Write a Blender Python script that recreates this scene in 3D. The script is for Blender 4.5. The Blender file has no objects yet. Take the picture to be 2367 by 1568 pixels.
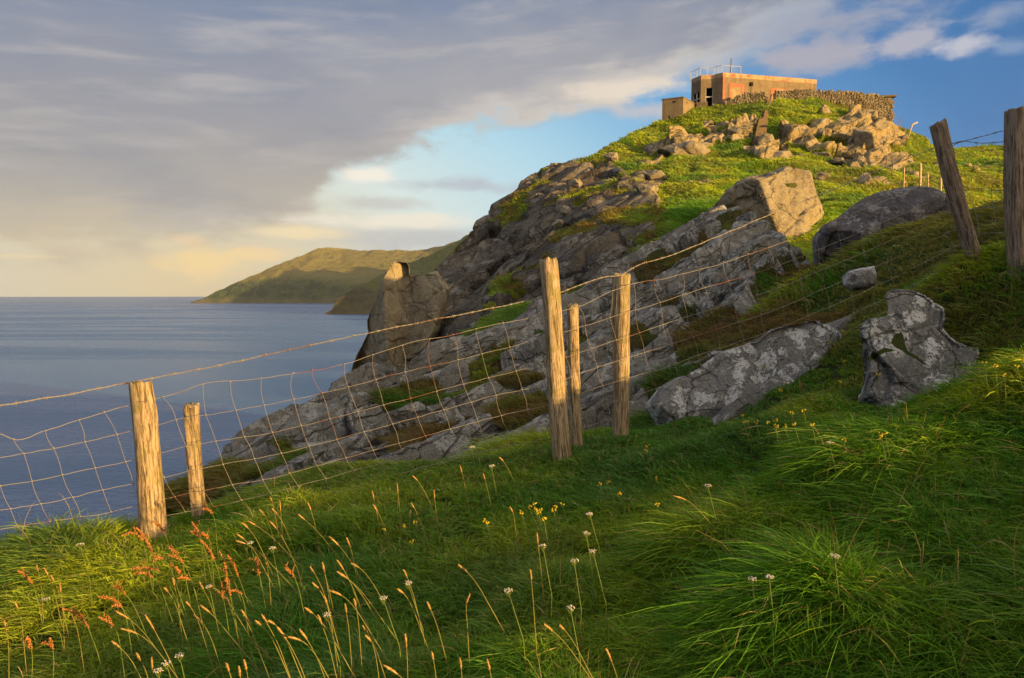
import bpy, math, random
import numpy as np
from mathutils import Vector

random.seed(7)
RS = np.random.RandomState(11)
SC = bpy.context.scene
COL = SC.collection
R = math.radians

# ------------------------------------------------------------------ camera
F = 1578.7           # focal length in units of a 2367 wide picture
CX, CY = 1183.5, 784.0
TH = math.atan(100 / F)
cam_d = bpy.data.cameras.new('camera')
cam = bpy.data.objects.new('camera', cam_d)
COL.objects.link(cam)
cam_d.sensor_width = 36.0
cam_d.lens = 36.0 * F / 2367.0
cam_d.clip_start = 0.05
cam_d.clip_end = 60000
cam.location = (0, 0, 0)
cam.rotation_euler = (math.pi / 2 - TH, 0, 0)
SC.camera = cam

# ------------------------------------------------------------------ light
SUN_EL = R(8.0)
SUN_AZ = R(126.0)      # clockwise from +Y : behind the camera on the right
sd = Vector((math.sin(SUN_AZ) * math.cos(SUN_EL), math.cos(SUN_AZ) * math.cos(SUN_EL), math.sin(SUN_EL)))
sun_d = bpy.data.lights.new('sun', 'SUN')
sun_d.energy = 5.0
sun_d.angle = R(0.5)
sun_d.color = (1.0, 0.62, 0.21)
sun = bpy.data.objects.new('sun', sun_d)
COL.objects.link(sun)
sun.rotation_euler = (-sd).to_track_quat('-Z', 'Y').to_euler()
SC.view_settings.view_transform = 'Standard'
SC.view_settings.look = 'None'
SC.view_settings.gamma = 1.0
SC.view_settings.exposure = 1.0
SC.view_settings.use_curve_mapping = False
SC.cycles.max_bounces = 5
SC.cycles.diffuse_bounces = 2
SC.cycles.glossy_bounces = 2
SC.cycles.transmission_bounces = 3
SC.cycles.volume_bounces = 0


def s2l(r, g, b):
    f = lambda c: ((c / 255.0 + 0.055) / 1.055) ** 2.4 if c > 10 else c / 255.0 / 12.92
    return (f(r), f(g), f(b), 1.0)


class NT:
    """tiny helper for writing node graphs"""
    def __init__(s, tree):
        s.t = tree
        s.n = tree.nodes
        s.n.clear()

    def node(s, typ, **kw):
        n = s.n.new(typ)
        for k, v in kw.items():
            setattr(n, k, v)
        return n

    def put(s, sock, v):
        if v is None:
            return
        if isinstance(v, bpy.types.NodeSocket):
            s.t.links.new(v, sock)
        else:
            if hasattr(sock.default_value, '__len__') and not hasattr(v, '__len__'):
                v = (v, v, v) if len(sock.default_value) == 3 else (v, v, v, 1)
            if hasattr(v, '__len__') and len(sock.default_value) == 3:
                v = tuple(v)[:3]
            sock.default_value = v

    def m(s, op, a, b=None, c=None, clamp=False):
        n = s.node('ShaderNodeMath', operation=op)
        n.use_clamp = clamp
        s.put(n.inputs[0], a)
        s.put(n.inputs[1], b)
        s.put(n.inputs[2], c)
        return n.outputs[0]

    def vm(s, op, a, b=None):
        n = s.node('ShaderNodeVectorMath', operation=op)
        s.put(n.inputs[0], a)
        if b is not None:
            s.put(n.inputs[1], b)
        return n.outputs[0]

    def noise(s, vec, scale, detail=4, rough=0.5, dist=0.0, out='Fac'):
        n = s.node('ShaderNodeTexNoise')
        s.put(n.inputs['Vector'], vec)
        n.inputs['Scale'].default_value = scale
        n.inputs['Detail'].default_value = detail
        n.inputs['Roughness'].default_value = rough
        n.inputs['Distortion'].default_value = dist
        return n.outputs[0] if out == 'Fac' else n.outputs[1]

    def vor(s, vec, scale, feature='F1', out='Distance', rnd=1.0):
        n = s.node('ShaderNodeTexVoronoi', feature=feature)
        s.put(n.inputs['Vector'], vec)
        n.inputs['Scale'].default_value = scale
        n.inputs['Randomness'].default_value = rnd
        return n.outputs[out]

    def ramp(s, fac, stops, interp='LINEAR'):
        n = s.node('ShaderNodeValToRGB')
        n.color_ramp.interpolation = interp
        e = n.color_ramp.elements
        while len(e) < len(stops):
            e.new(0.5)
        for i, (p, c) in enumerate(stops):
            e[i].position = p
            e[i].color = c if len(c) == 4 else (*c, 1)
        s.put(n.inputs[0], fac)
        return n.outputs[0]

    def mix(s, fac, a, b, mode='MIX'):
        n = s.node('ShaderNodeMix', data_type='RGBA', blend_type=mode)
        s.put(n.inputs[0], fac)
        s.put(n.inputs[6], a if not (hasattr(a, '__len__') and len(a) == 3) else (*a, 1))
        s.put(n.inputs[7], b if not (hasattr(b, '__len__') and len(b) == 3) else (*b, 1))
        return n.outputs[2]

    def smooth(s, v, lo, hi):
        n = s.node('ShaderNodeMapRange', interpolation_type='SMOOTHSTEP')
        s.put(n.inputs[0], v)
        s.put(n.inputs[1], lo)
        s.put(n.inputs[2], hi)
        n.inputs[3].default_value = 0
        n.inputs[4].default_value = 1
        return n.outputs[0]

    def curve(s, v, lo, hi, pts):
        """piecewise curve over v in lo..hi ; pts (v, out) ; out scaled 0..1 internally"""
        t = s.m('DIVIDE', s.m('SUBTRACT', v, lo), hi - lo, clamp=True)
        omin = min(p[1] for p in pts)
        omax = max(p[1] for p in pts)
        n = s.node('ShaderNodeFloatCurve')
        c = n.mapping.curves[0]
        for i, (x, y) in enumerate(pts):
            X = (x - lo) / (hi - lo)
            Y = (y - omin) / (omax - omin)
            if i < 2:
                c.points[i].location = (X, Y)
            else:
                c.points.new(X, Y)
        n.mapping.update()
        s.put(n.inputs['Value'], t)
        return s.m('ADD', s.m('MULTIPLY', n.outputs[0], omax - omin), omin)

    def comb(s, x, y, z):
        n = s.node('ShaderNodeCombineXYZ')
        s.put(n.inputs[0], x)
        s.put(n.inputs[1], y)
        s.put(n.inputs[2], z)
        return n.outputs[0]


def azel(x, y):
    """direction of a picture point as azimuth / elevation in degrees"""
    dx = (x - CX) / F
    dy = -(y - CY) / F
    Y = math.cos(TH) + dy * math.sin(TH)
    Z = -math.sin(TH) + dy * math.cos(TH)
    return math.degrees(math.atan2(dx, Y)), math.degrees(math.atan2(Z, math.hypot(dx, Y)))


# ------------------------------------------------------------------ sky (world)
world = bpy.data.worlds.new('World')
SC.world = world
world.use_nodes = True


def build_world():
    g = NT(world.node_tree)
    tc = g.node('ShaderNodeTexCoord').outputs['Generated']
    sep = g.node('ShaderNodeSeparateXYZ')
    g.put(sep.inputs[0], g.vm('NORMALIZE', tc))
    X, Y, Z = sep.outputs
    az = g.m('MULTIPLY', g.m('ARCTAN2', X, Y), 180 / math.pi)
    el = g.m('MULTIPLY', g.m('ARCSINE', Z), 180 / math.pi)
    # cloud domain: a flat cloud deck overhead, seen in perspective
    hz = g.m('ADD', g.m('MAXIMUM', Z, 0.0), 0.16)
    P1 = g.comb(g.m('DIVIDE', X, hz), g.m('DIVIDE', Y, hz), 0.0)
    ae = g.comb(g.m('MULTIPLY', az, 0.05), g.m('MULTIPLY', el, 0.11), 0.0)
    n1 = g.noise(ae, 1.6, 6, 0.55, 0.3)
    n2 = g.noise(ae, 5.0, 7, 0.6, 0.2)
    n3 = g.noise(P1, 1.1, 6, 0.55, 0.4)
    n4 = g.noise(ae, 0.8, 3, 0.5)
    c1 = g.m('SUBTRACT', n1, 0.5)
    c2 = g.m('SUBTRACT', n2, 0.5)
    c3 = g.m('SUBTRACT', n3, 0.5)
    # clear sky: warm cream near the low left, cyan, deep blue to the right and above
    a0, e0 = azel(430, 660)
    da = g.m('MULTIPLY', g.m('SUBTRACT', az, a0), 0.62)
    de = g.m('MULTIPLY', g.m('SUBTRACT', el, e0), 1.25)
    dist = g.m('SQRT', g.m('ADD', g.m('MULTIPLY', da, da), g.m('MULTIPLY', de, de)))
    clear = g.ramp(g.m('DIVIDE', dist, 50.0), [
        (0.0, s2l(232, 212, 170)), (0.16, s2l(222, 214, 190)), (0.27, s2l(222, 236, 232)),
        (0.42, s2l(180, 222, 240)), (0.60, s2l(104, 172, 222)), (0.78, s2l(62, 126, 186)), (1.0, s2l(48, 104, 166))])
    sky = g.node('ShaderNodeTexSky', sky_type='NISHITA', sun_disc=False)
    sky.sun_elevation = SUN_EL
    sky.sun_rotation = SUN_AZ
    skyc = g.vm('MULTIPLY', sky.outputs[0], (0.12, 0.12, 0.12))
    clear = g.mix(0.06, clear, skyc)
    # main grey deck : lower boundary as elevation over azimuth
    b = []
    for x, y in [(-900, 640), (0, 600), (400, 560), (700, 500), (800, 415), (900, 370), (1000, 328), (1150, 295), (1400, 262),
                 (1520, 222), (1600, 165), (1750, 105), (1900, 50), (2100, -30), (2400, -160), (3600, -500)]:
        b.append(azel(x, y))
    lo, hi = b[0][0], b[-1][0]
    bound = g.curve(az, lo, hi, b)
    above = g.m('SUBTRACT', el, bound)
    above = g.m('ADD', above, g.m('ADD', g.m('MULTIPLY', c1, 7.0), g.m('MULTIPLY', c2, 5.0)))
    soft = g.smooth(az, azel(1450, 0)[0], azel(2000, 0)[0])
    edge = g.m('ADD', 1.3, g.m('MULTIPLY', soft, 3.5))
    deck = g.smooth(g.m('DIVIDE', above, edge), -0.7, 1.0)
    # deck colour: beige low left, blue grey above, lit rims
    hh = g.m('ADD', el, g.m('ADD', g.m('MULTIPLY', c3, 7.0), g.m('MULTIPLY', c1, 9.0)))
    hh = g.m('SUBTRACT', hh, g.m('MULTIPLY', g.m('ADD', az, 20), 0.05))
    dcol = g.ramp(g.m('DIVIDE', hh, 30.0), [
        (0.0, s2l(228, 206, 162)), (0.10, s2l(210, 196, 168)), (0.25, s2l(182, 177, 168)), (0.42, s2l(160, 160, 165)),
        (0.58, s2l(144, 151, 167)), (0.76, s2l(120, 138, 168)), (1.0, s2l(94, 122, 164))])
    # paler band through the middle of the deck
    aa, bb = azel(1180, 190)
    q1 = g.m('MULTIPLY', g.m('SUBTRACT', az, aa), 0.055)
    q2 = g.m('MULTIPLY', g.m('ADD', g.m('SUBTRACT', el, bb), g.m('MULTIPLY', c2, 8.0)), 0.2)
    band = g.m('POWER', 2.718, g.m('MULTIPLY', g.m('ADD', g.m('MULTIPLY', q1, q1), g.m('MULTIPLY', q2, q2)), -1.0))
    dcol = g.mix(g.m('MULTIPLY', band, 0.45), dcol, s2l(184, 182, 184))
    st = g.comb(g.m('MULTIPLY', az, 0.030), g.m('ADD', g.m('MULTIPLY', el, 0.20), g.m('MULTIPLY', az, -0.012)), 0.0)
    wisps = g.smooth(g.noise(st, 2.4, 8, 0.60, 0.35), 0.46, 0.70)
    dcol = g.mix(g.m('MULTIPLY', wisps, 0.42), dcol, s2l(204, 198, 192))
    wd = g.smooth(g.noise(st, 1.5, 7, 0.6, 0.3), 0.54, 0.72)
    dcol = g.mix(g.m('MULTIPLY', wd, 0.30), dcol, s2l(122, 132, 152))
    dark = g.smooth(g.noise(ae, 1.9, 5, 0.55, 0.6), 0.50, 0.70)
    dcol = g.mix(g.m('MULTIPLY', dark, 0.14), dcol, s2l(112, 124, 148))
    # thin rims where the deck ends glow cream
    rim = g.m('MULTIPLY', g.smooth(above, -1.0, 0.6), g.m('SUBTRACT', 1.0, g.smooth(above, 0.6, 3.6)))
    rimz = g.m('MULTIPLY', rim, g.smooth(az, azel(760, 0)[0], azel(1250, 0)[0]))
    dcol = g.mix(g.m('MULTIPLY', rimz, 0.55), dcol, s2l(232, 222, 208))
    out = g.mix(deck, clear, dcol)

    # single clouds (x, y, rx, ry, colour, amount, softness)
    def blob(out, x, y, rx, ry, col, amt=1.0, ns=1.0, lo=0.0, hi=0.5):
        a, e = azel(x, y)
        ra = rx / F * 57.3
        re = ry / F * 57.3
        u = g.m('DIVIDE', g.m('SUBTRACT', az, a), ra)
        v = g.m('DIVIDE', g.m('SUBTRACT', el, e), re)
        d = g.m('SQRT', g.m('ADD', g.m('MULTIPLY', u, u), g.m('MULTIPLY', v, v)))
        f = g.m('SUBTRACT', 1.0, d)
        f = g.m('ADD', f, g.m('MULTIPLY', g.m('ADD', c1, g.m('MULTIPLY', c2, 1.4)), ns))
        f = g.m('MULTIPLY', g.smooth(f, lo, hi), amt)
        return g.mix(f, out, col)
    out = blob(out, 1450, 205, 190, 36, s2l(236, 222, 204), 0.85, 1.2, 0.0, 0.8)
    out = blob(out, 1500, 255, 130, 30, s2l(206, 198, 196), 0.7, 1.2, 0.0, 0.8)
    out = blob(out, 1890, 130, 130, 48, s2l(172, 172, 186), 0.95, 1.3, 0.0, 0.8)
    out = blob(out, 2110, 90, 90, 45, s2l(182, 182, 194), 0.9, 1.5, 0.0, 0.8)
    out = blob(out, 2000, 40, 260, 50, s2l(160, 166, 184), 0.9, 1.2, 0.0, 0.8)
    out = blob(out, 2220, 108, 62, 32, s2l(196, 198, 208), 0.9, 1.6, 0.0, 0.8)
    out = blob(out, 2340, 108, 50, 20, s2l(140, 165, 196), 0.7, 1.4, 0.0, 0.9)
    out = blob(out, 2300, 30, 90, 34, s2l(150, 165, 190), 0.8, 1.6, 0.0, 0.9)
    out = blob(out, 1040, 428, 260, 26, s2l(182, 188, 198), 0.75, 1.6, 0.0, 1.0)
    out = blob(out, 860, 468, 170, 24, s2l(196, 194, 190), 0.6, 1.1, 0.0, 0.7)
    out = blob(out, 850, 405, 110, 28, s2l(248, 242, 228), 0.95, 1.3, 0.0, 0.8)
    out = blob(out, 980, 552, 260, 48, s2l(192, 194, 196), 0.8, 1.1, 0.0, 0.8)
    out = blob(out, 920, 512, 260, 26, s2l(244, 236, 218), 0.9, 1.3, 0.0, 0.8)
    out = blob(out, 690, 538, 140, 18, s2l(246, 226, 184), 0.9, 1.3, 0.0, 0.8)
    out = blob(out, 600, 585, 80, 20, s2l(246, 218, 168), 0.9, 1.5, 0.0, 0.8)
    out = blob(out, 480, 605, 110, 38, s2l(252, 222, 162), 0.95, 1.4, 0.0, 0.9)
    out = blob(out, 430, 555, 50, 18, s2l(240, 208, 168), 0.8, 1.5, 0.0, 0.9)
    out = blob(out, 40, 592, 90, 6, s2l(240, 220, 176), 0.8, 0.6, 0.0, 0.8)
    out = blob(out, 240, 468, 50, 8, s2l(206, 188, 166), 0.6, 1.5, 0.0, 0.9)
    # below the horizon: dull
    below = g.smooth(el, -0.6, -6.0)
    out = g.mix(below, out, s2l(120, 125, 120))
    # sky near the low sun (behind the camera) and lit cloud overhead are much brighter
    sdot = g.node('ShaderNodeVectorMath', operation='DOT_PRODUCT')
    g.put(sdot.inputs[0], g.vm('NORMALIZE', tc))
    sdot.inputs[1].default_value = tuple(sd)
    glow = g.smooth(sdot.outputs['Value'], 0.15, 1.0)
    glow = g.m('POWER', glow, 1.6)
    out = g.mix(glow, out, (1.9, 1.5, 1.05))
    back = g.m('MULTIPLY', g.smooth(Z, 0.50, 0.85), 1.0)
    out = g.mix(back, out, (0.80, 0.80, 0.84))
    bg = g.node('ShaderNodeBackground')
    g.put(bg.inputs[0], out)
    bg.inputs[1].default_value = 2 ** -1.0
    o = g.node('ShaderNodeOutputWorld')
    g.t.links.new(bg.outputs[0], o.inputs[0])


build_world()


# ------------------------------------------------------------------ numpy tools
def h3(ix, iy, iz, seed):
    h = (ix.astype(np.int64) * 374761393 + iy.astype(np.int64) * 668265263 + iz.astype(np.int64) * 2147483647 + seed * 974634777) & 0xffffffff
    h = ((h ^ (h >> 13)) * 1274126177) & 0xffffffff
    h = (h ^ (h >> 16)) & 0xffffffff
    h = (h * 2654435761) & 0xffffffff
    h = h ^ (h >> 15)
    return (h & 0xffffff) / float(0x1000000)


def vnoise(p, seed=0):
    i = np.floor(p)
    f = p - i
    f = f * f * f * (f * (f * 6 - 15) + 10)
    i = i.astype(np.int64)
    r = 0
    for dx in (0, 1):
        wx = f[:, 0] if dx else 1 - f[:, 0]
        for dy in (0, 1):
            wy = f[:, 1] if dy else 1 - f[:, 1]
            for dz in (0, 1):
                wz = f[:, 2] if dz else 1 - f[:, 2]
                r = r + wx * wy * wz * h3(i[:, 0] + dx, i[:, 1] + dy, i[:, 2] + dz, seed)
    return r * 2 - 1


def fbm(p, scale=1.0, octv=4, seed=0, gain=0.5):
    a, r, s = 1.0, 0, 0
    q = p * scale
    for k in range(octv):
        r = r + a * vnoise(q + 17.3 * k, seed + k)
        s += a
        a *= gain
        q = q * 2.03
    return r / s * 1.6


def voronoi(p, seed=0):
    """F1, F2, random values of the nearest cell, offset from its centre"""
    i = np.floor(p).astype(np.int64)
    n = len(p)
    d1 = np.full(n, 9.0)
    d2 = np.full(n, 9.0)
    rid = np.zeros((n, 3))
    off = np.zeros((n, 3))
    for dx in (-1, 0, 1):
        for dy in (-1, 0, 1):
            for dz in (-1, 0, 1):
                cx, cy, cz = i[:, 0] + dx, i[:, 1] + dy, i[:, 2] + dz
                c = np.stack([cx + h3(cx, cy, cz, seed), cy + h3(cx, cy, cz, seed + 1), cz + h3(cx, cy, cz, seed + 2)], 1)
                v = p - c
                d = np.sqrt((v * v).sum(1))
                m = d < d1
                d2 = np.where(m, d1, np.minimum(d2, d))
                d1 = np.where(m, d, d1)
                if m.any():
                    rid[m, 0] = h3(cx, cy, cz, seed + 3)[m]
                    rid[m, 1] = h3(cx, cy, cz, seed + 4)[m]
                    rid[m, 2] = h3(cx, cy, cz, seed + 5)[m]
                    off[m] = v[m]
    return d1, d2, rid, off


class RBF:
    def __init__(s, pts, vals, smooth=0.0):
        s.p = np.array(pts, float)
        v = np.array(vals, float)
        n, k = s.p.shape
        A = np.sqrt(((s.p[:, None] - s.p[None]) ** 2).sum(2))
        Q = np.hstack([np.ones((n, 1)), s.p])
        M = np.zeros((n + k + 1, n + k + 1))
        M[:n, :n] = A - smooth * np.eye(n)
        M[:n, n:] = Q
        M[n:, :n] = Q.T
        s.w = np.linalg.solve(M, np.concatenate([v, np.zeros(k + 1)]))
        s.n = n

    def __call__(s, q):
        q = np.asarray(q, float)
        out = np.empty(len(q))
        for a in range(0, len(q), 100000):
            b = q[a:a + 100000]
            d = np.sqrt(((b[:, None] - s.p[None]) ** 2).sum(2))
            out[a:a + 100000] = d @ s.w[:s.n] + s.w[s.n] + b @ s.w[s.n + 1:]
        return out


def P(x, y, d):
    """picture point (2367 wide frame) at depth d in metres -> world"""
    x = np.asarray(x, float)
    y = np.asarray(y, float)
    d = np.asarray(d, float)
    xc = (x - CX) / F * d
    yc = -(y - CY) / F * d
    return np.stack([xc + 0 * yc, d * math.cos(TH) + yc * math.sin(TH), -d * math.sin(TH) + yc * math.cos(TH)], -1)


def V(p):
    """world -> picture point and depth"""
    p = np.asarray(p, float)
    d = p[..., 1] * math.cos(TH) - p[..., 2] * math.sin(TH)
    yc = p[..., 1] * math.sin(TH) + p[..., 2] * math.cos(TH)
    return CX + F * p[..., 0] / d, CY - F * yc / d, d


def inpoly(x, y, poly):
    r = np.zeros(x.shape, bool)
    n = len(poly)
    for i in range(n):
        x0, y0 = poly[i]
        x1, y1 = poly[(i + 1) % n]
        if y0 == y1:
            continue
        c = ((y0 > y) != (y1 > y)) & (x < (x1 - x0) * (y - y0) / (y1 - y0) + x0)
        r ^= c
    return r


def c1(x, y): return (1479.4 + x * .2708, 111 + y * .2708)
def c2(x, y): return (1047.9 + x * .28646, 308.2 + y * .28646)
def c3(x, y): return (1602.7 + x * .3342, 339 + y * .3342)
def c4(x, y): return (801.3 + x * .3341, 554.8 + y * .3341)
def c5(x, y): return (x * .2752, 832.2 + y * .2752)
def c7(x, y): return (x * .33855, 1109.6 + y * .33855)
def c8(x, y): return (739.7 + x * .3712, 986.3 + y * .3712)
def c9(x, y): return (1541 + x * .5285, 739.7 + y * .5285)


# ------------------------------------------------------------------ objects
def tag(o, label=None, cat=None, group=None, kind=None):
    if label: o['label'] = label
    if cat: o['category'] = cat
    if group: o['group'] = group
    if kind: o['kind'] = kind
    return o


def mesh_np(name, verts, faces, mat, parent=None, smooth=True, attrs=None):
    """faces: int array (n,4) or (n,3) or list of lists"""
    me = bpy.data.meshes.new(name)
    verts = np.asarray(verts, np.float32)
    if isinstance(faces, np.ndarray):
        n, k = faces.shape
        me.vertices.add(len(verts))
        me.vertices.foreach_set('co', verts.ravel())
        me.loops.add(n * k)
        me.loops.foreach_set('vertex_index', faces.astype(np.int32).ravel())
        me.polygons.add(n)
        me.polygons.foreach_set('loop_start', (np.arange(n) * k).astype(np.int32))
        me.polygons.foreach_set('loop_total', np.full(n, k, np.int32))
        me.update(calc_edges=True)
    else:
        me.from_pydata([tuple(map(float, v)) for v in verts], [], [tuple(f) for f in faces])
        me.update()
    if smooth:
        me.polygons.foreach_set('use_smooth', np.ones(len(me.polygons), bool))
    for k, v in (attrs or {}).items():
        v = np.asarray(v, np.float32)
        if v.ndim == 1:
            a = me.attributes.new(k, 'FLOAT', 'POINT')
            a.data.foreach_set('value', v)
        else:
            if v.shape[1] == 3:
                v = np.hstack([v, np.ones((len(v), 1), np.float32)])
            a = me.attributes.new(k, 'FLOAT_COLOR', 'POINT')
            a.data.foreach_set('color', v.ravel())
    if mat:
        me.materials.append(mat)
    o = bpy.data.objects.new(name, me)
    COL.objects.link(o)
    if parent:
        o.parent = parent
    return o


def empty(name, loc=(0, 0, 0), rz=0.0):
    o = bpy.data.objects.new(name, None)
    o.empty_display_size = 0.2
    COL.objects.link(o)
    o.location = loc
    o.rotation_euler = (0, 0, rz)
    return o


class MB:
    """collects simple shapes into one mesh"""
    def __init__(s):
        s.v = []
        s.f = []

    def add(s, vs, fs):
        n = len(s.v)
        s.v += [tuple(map(float, v)) for v in vs]
        s.f += [[i + n for i in f] for f in fs]
        return s

    def prism(s, base, z0, z1, z1b=None):
        """vertical prism over a plan polygon"""
        n = len(base)
        vs = [(x, y, z0) for x, y in base] + [(x, y, z1) for x, y in base]
        fs = [[i, (i + 1) % n, n + (i + 1) % n, n + i] for i in range(n)]
        fs += [list(range(n))[::-1], list(range(n, 2 * n))]
        return s.add(vs, fs)

    def obox(s, o, ux, uy, uz):
        """box from a corner and three edge vectors"""
        o, ux, uy, uz = map(np.array, (o, ux, uy, uz))
        vs = [o, o + ux, o + ux + uy, o + uy, o + uz, o + ux + uz, o + ux + uy + uz, o + uy + uz]
        return s.add(vs, [[3, 2, 1, 0], [4, 5, 6, 7], [0, 1, 5, 4], [1, 2, 6, 5], [2, 3, 7, 6], [3, 0, 4, 7]])

    def tube(s, pts, rad, n=6, cap=True):
        pts = np.array(pts, float)
        m = len(pts)
        rad = np.broadcast_to(np.asarray(rad, float), (m,))
        t = np.gradient(pts, axis=0)
        t /= np.linalg.norm(t, axis=1)[:, None] + 1e-9
        ref = np.array([0.13, 0.21, 0.97]) if abs(t[0, 2]) < 0.8 else np.array([0.97, 0.2, 0.1])
        vs = []
        for i in range(m):
            a = np.cross(t[i], ref)
            a /= np.linalg.norm(a)
            b = np.cross(t[i], a)
            for k in range(n):
                ang = 2 * math.pi * k / n
                vs.append(pts[i] + rad[i] * (math.cos(ang) * a + math.sin(ang) * b))
        fs = []
        for i in range(m - 1):
            for k in range(n):
                fs.append([i * n + k, i * n + (k + 1) % n, (i + 1) * n + (k + 1) % n, (i + 1) * n + k])
        if cap:
            fs.append(list(range(n))[::-1])
            fs.append([(m - 1) * n + k for k in range(n)])
        return s.add(vs, fs)

    def build(s, name, mat, parent=None, smooth=False, bevel=0.0):
        o = mesh_np(name, s.v, s.f, mat, parent, smooth)
        if bevel:
            b = o.modifiers.new('bevel', 'BEVEL')
            b.width = bevel
            b.segments = 2
        return o


# ------------------------------------------------------------------ materials
def new_mat(name):
    m = bpy.data.materials.new(name)
    m.use_nodes = True
    return m, NT(m.node_tree)


def finish(g, color, rough=0.85, bump=None, bstr=0.5, bdist=0.05, spec=0.3, metal=0.0, extra=None):
    b = g.node('ShaderNodeBsdfPrincipled')
    g.put(b.inputs['Base Color'], color)
    g.put(b.inputs['Roughness'], rough)
    b.inputs['Specular IOR Level'].default_value = spec
    b.inputs['Metallic'].default_value = metal
    if bump is not None:
        bn = g.node('ShaderNodeBump')
        bn.inputs['Strength'].default_value = bstr
        bn.inputs['Distance'].default_value = bdist
        g.put(bn.inputs['Height'], bump)
        g.t.links.new(bn.outputs[0], b.inputs['Normal'])
    o = g.node('ShaderNodeOutputMaterial')
    g.t.links.new(b.outputs[0], o.inputs[0])
    return b


def rock_mat(name, sc, dark, mid, light, lichen, lichen_amt=0.5, warm=(0.30, 0.22, 0.12), warm_amt=0.3, bdist=0.05,
             grass_a=(0.035, 0.060, 0.010), grass_b=(0.10, 0.095, 0.02), strike=None):
    """sc : features per metre"""
    m, g = new_mat(name)
    geo = g.node('ShaderNodeNewGeometry')
    pos = geo.outputs['Position']
    if strike is not None:      # stretch the pattern along the bedding
        mp = g.node('ShaderNodeMapping')
        g.put(mp.inputs[0], pos)
        mp.inputs['Rotation'].default_value = strike
        mp.inputs['Scale'].default_value = (0.35, 1.0, 1.0)
        mp.vector_type = 'TEXTURE'
        mp.inputs['Scale'].default_value = (1.7, 1.0, 1.0)
        spos = mp.outputs[0]
    else:
        spos = pos
    n1 = g.noise(spos, 0.8 * sc, 5, 0.55, 0.4)
    n2 = g.noise(pos, 5.0 * sc, 7, 0.65, 0.3)
    n3 = g.noise(pos, 22.0 * sc, 5, 0.65)
    n4 = g.noise(pos, 55.0 * sc, 3, 0.6)
    f = g.m('ADD', g.m('MULTIPLY', n1, 0.45), g.m('ADD', g.m('MULTIPLY', n2, 0.30), g.m('ADD', g.m('MULTIPLY', n3, 0.15), g.m('MULTIPLY', n4, 0.10))))
    col = g.ramp(f, [(0.36, dark), (0.48, mid), (0.62, light)])
    w = g.smooth(g.noise(pos, 0.8 * sc, 5, 0.6, 0.5), 0.5, 0.72)
    col = g.mix(g.m('MULTIPLY', w, warm_amt), col, warm)
    sunwarm = g.node('ShaderNodeAttribute', attribute_name='sunwarm').outputs['Fac']
    col = g.mix(g.m('MULTIPLY', sunwarm, g.smooth(n2, 0.30, 0.55)), col, (0.30, 0.225, 0.10))  # sunlit warmth painted into the crag rock colour
    # dark and pale grains
    col = g.mix(g.m('MULTIPLY', g.smooth(n3, 0.52, 0.66), 0.45), col, light)
    col = g.mix(g.m('MULTIPLY', g.smooth(n3, 0.44, 0.34), 0.6), col, dark)
    # lichen : crusty round patches plus scattered spots
    wl = g.vm('ADD', pos, g.vm('MULTIPLY', g.noise(pos, 7.0 * sc, 4, 0.65, out='Color'), (0.22 / sc, 0.22 / sc, 0.22 / sc)))
    v1 = g.vor(wl, 2.6 * sc, 'F1')
    zone = g.smooth(g.noise(spos, 1.1 * sc, 4, 0.55, 0.4), 0.60 - 0.24 * lichen_amt, 0.66 - 0.24 * lichen_amt)
    l1 = g.m('MULTIPLY', g.smooth(g.m('ADD', g.noise(wl, 3.2 * sc, 8, 0.70, 0.3), g.m('MULTIPLY', g.m('SUBTRACT', 0.5, v1), 0.22)), 0.50, 0.535), zone)
    v2 = g.vor(wl, 9.0 * sc, 'F1')
    zone2 = g.smooth(g.noise(pos, 2.2 * sc, 4, 0.6), 0.50, 0.62)
    l2 = g.m('MULTIPLY', g.smooth(v2, 0.34, 0.24), zone2)
    v3 = g.smooth(g.vor(pos, 26.0 * sc, 'F1'), 0.26, 0.16)
    l = g.m('MAXIMUM', g.m('MULTIPLY', l1, lichen_amt), g.m('MAXIMUM', g.m('MULTIPLY', l2, 0.75 * lichen_amt), g.m('MULTIPLY', v3, 0.5 * lichen_amt)))
    l = g.m('MULTIPLY', l, g.smooth(g.m('ADD', g.m('MULTIPLY', n3, 0.6), g.m('MULTIPLY', n4, 0.4)), 0.38, 0.50))
    col = g.mix(l, col, lichen)
    # cracks : a few long joints, some short ones
    wp = g.vm('ADD', spos, g.vm('MULTIPLY', g.noise(pos, 2.0 * sc, 4, 0.6, out='Color'), (0.35 / sc, 0.35 / sc, 0.35 / sc)))
    cr = g.vor(wp, 0.75 * sc, 'DISTANCE_TO_EDGE')
    cr2 = g.vor(wp, 2.6 * sc, 'DISTANCE_TO_EDGE')
    gate1 = g.smooth(g.noise(pos, 0.9 * sc, 3, 0.5), 0.42, 0.52)
    k1 = g.m('MAXIMUM', g.smooth(cr, 0.002, 0.011), g.m('SUBTRACT', 1.0, gate1))
    k2 = g.smooth(cr2, 0.003, 0.016)
    gate = g.smooth(g.noise(pos, 1.7 * sc, 3, 0.5), 0.50, 0.60)
    k2 = g.m('MAXIMUM', k2, g.m('SUBTRACT', 1.0, gate))
    crack = g.m('MULTIPLY', k1, k2)
    if strike is not None:
        m2 = g.node('ShaderNodeMapping')
        m2.vector_type = 'TEXTURE'
        g.put(m2.inputs[0], pos)
        m2.inputs['Rotation'].default_value = strike
        m2.inputs['Scale'].default_value = (7.0, 1.0, 1.0)
        gn = g.noise(m2.outputs[0], 1.0 * sc, 4, 0.55, 0.5)
        groove = g.smooth(g.m('ABSOLUTE', g.m('SUBTRACT', gn, 0.5)), 0.002, 0.012)
        crack = g.m('MULTIPLY', crack, groove)
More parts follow.
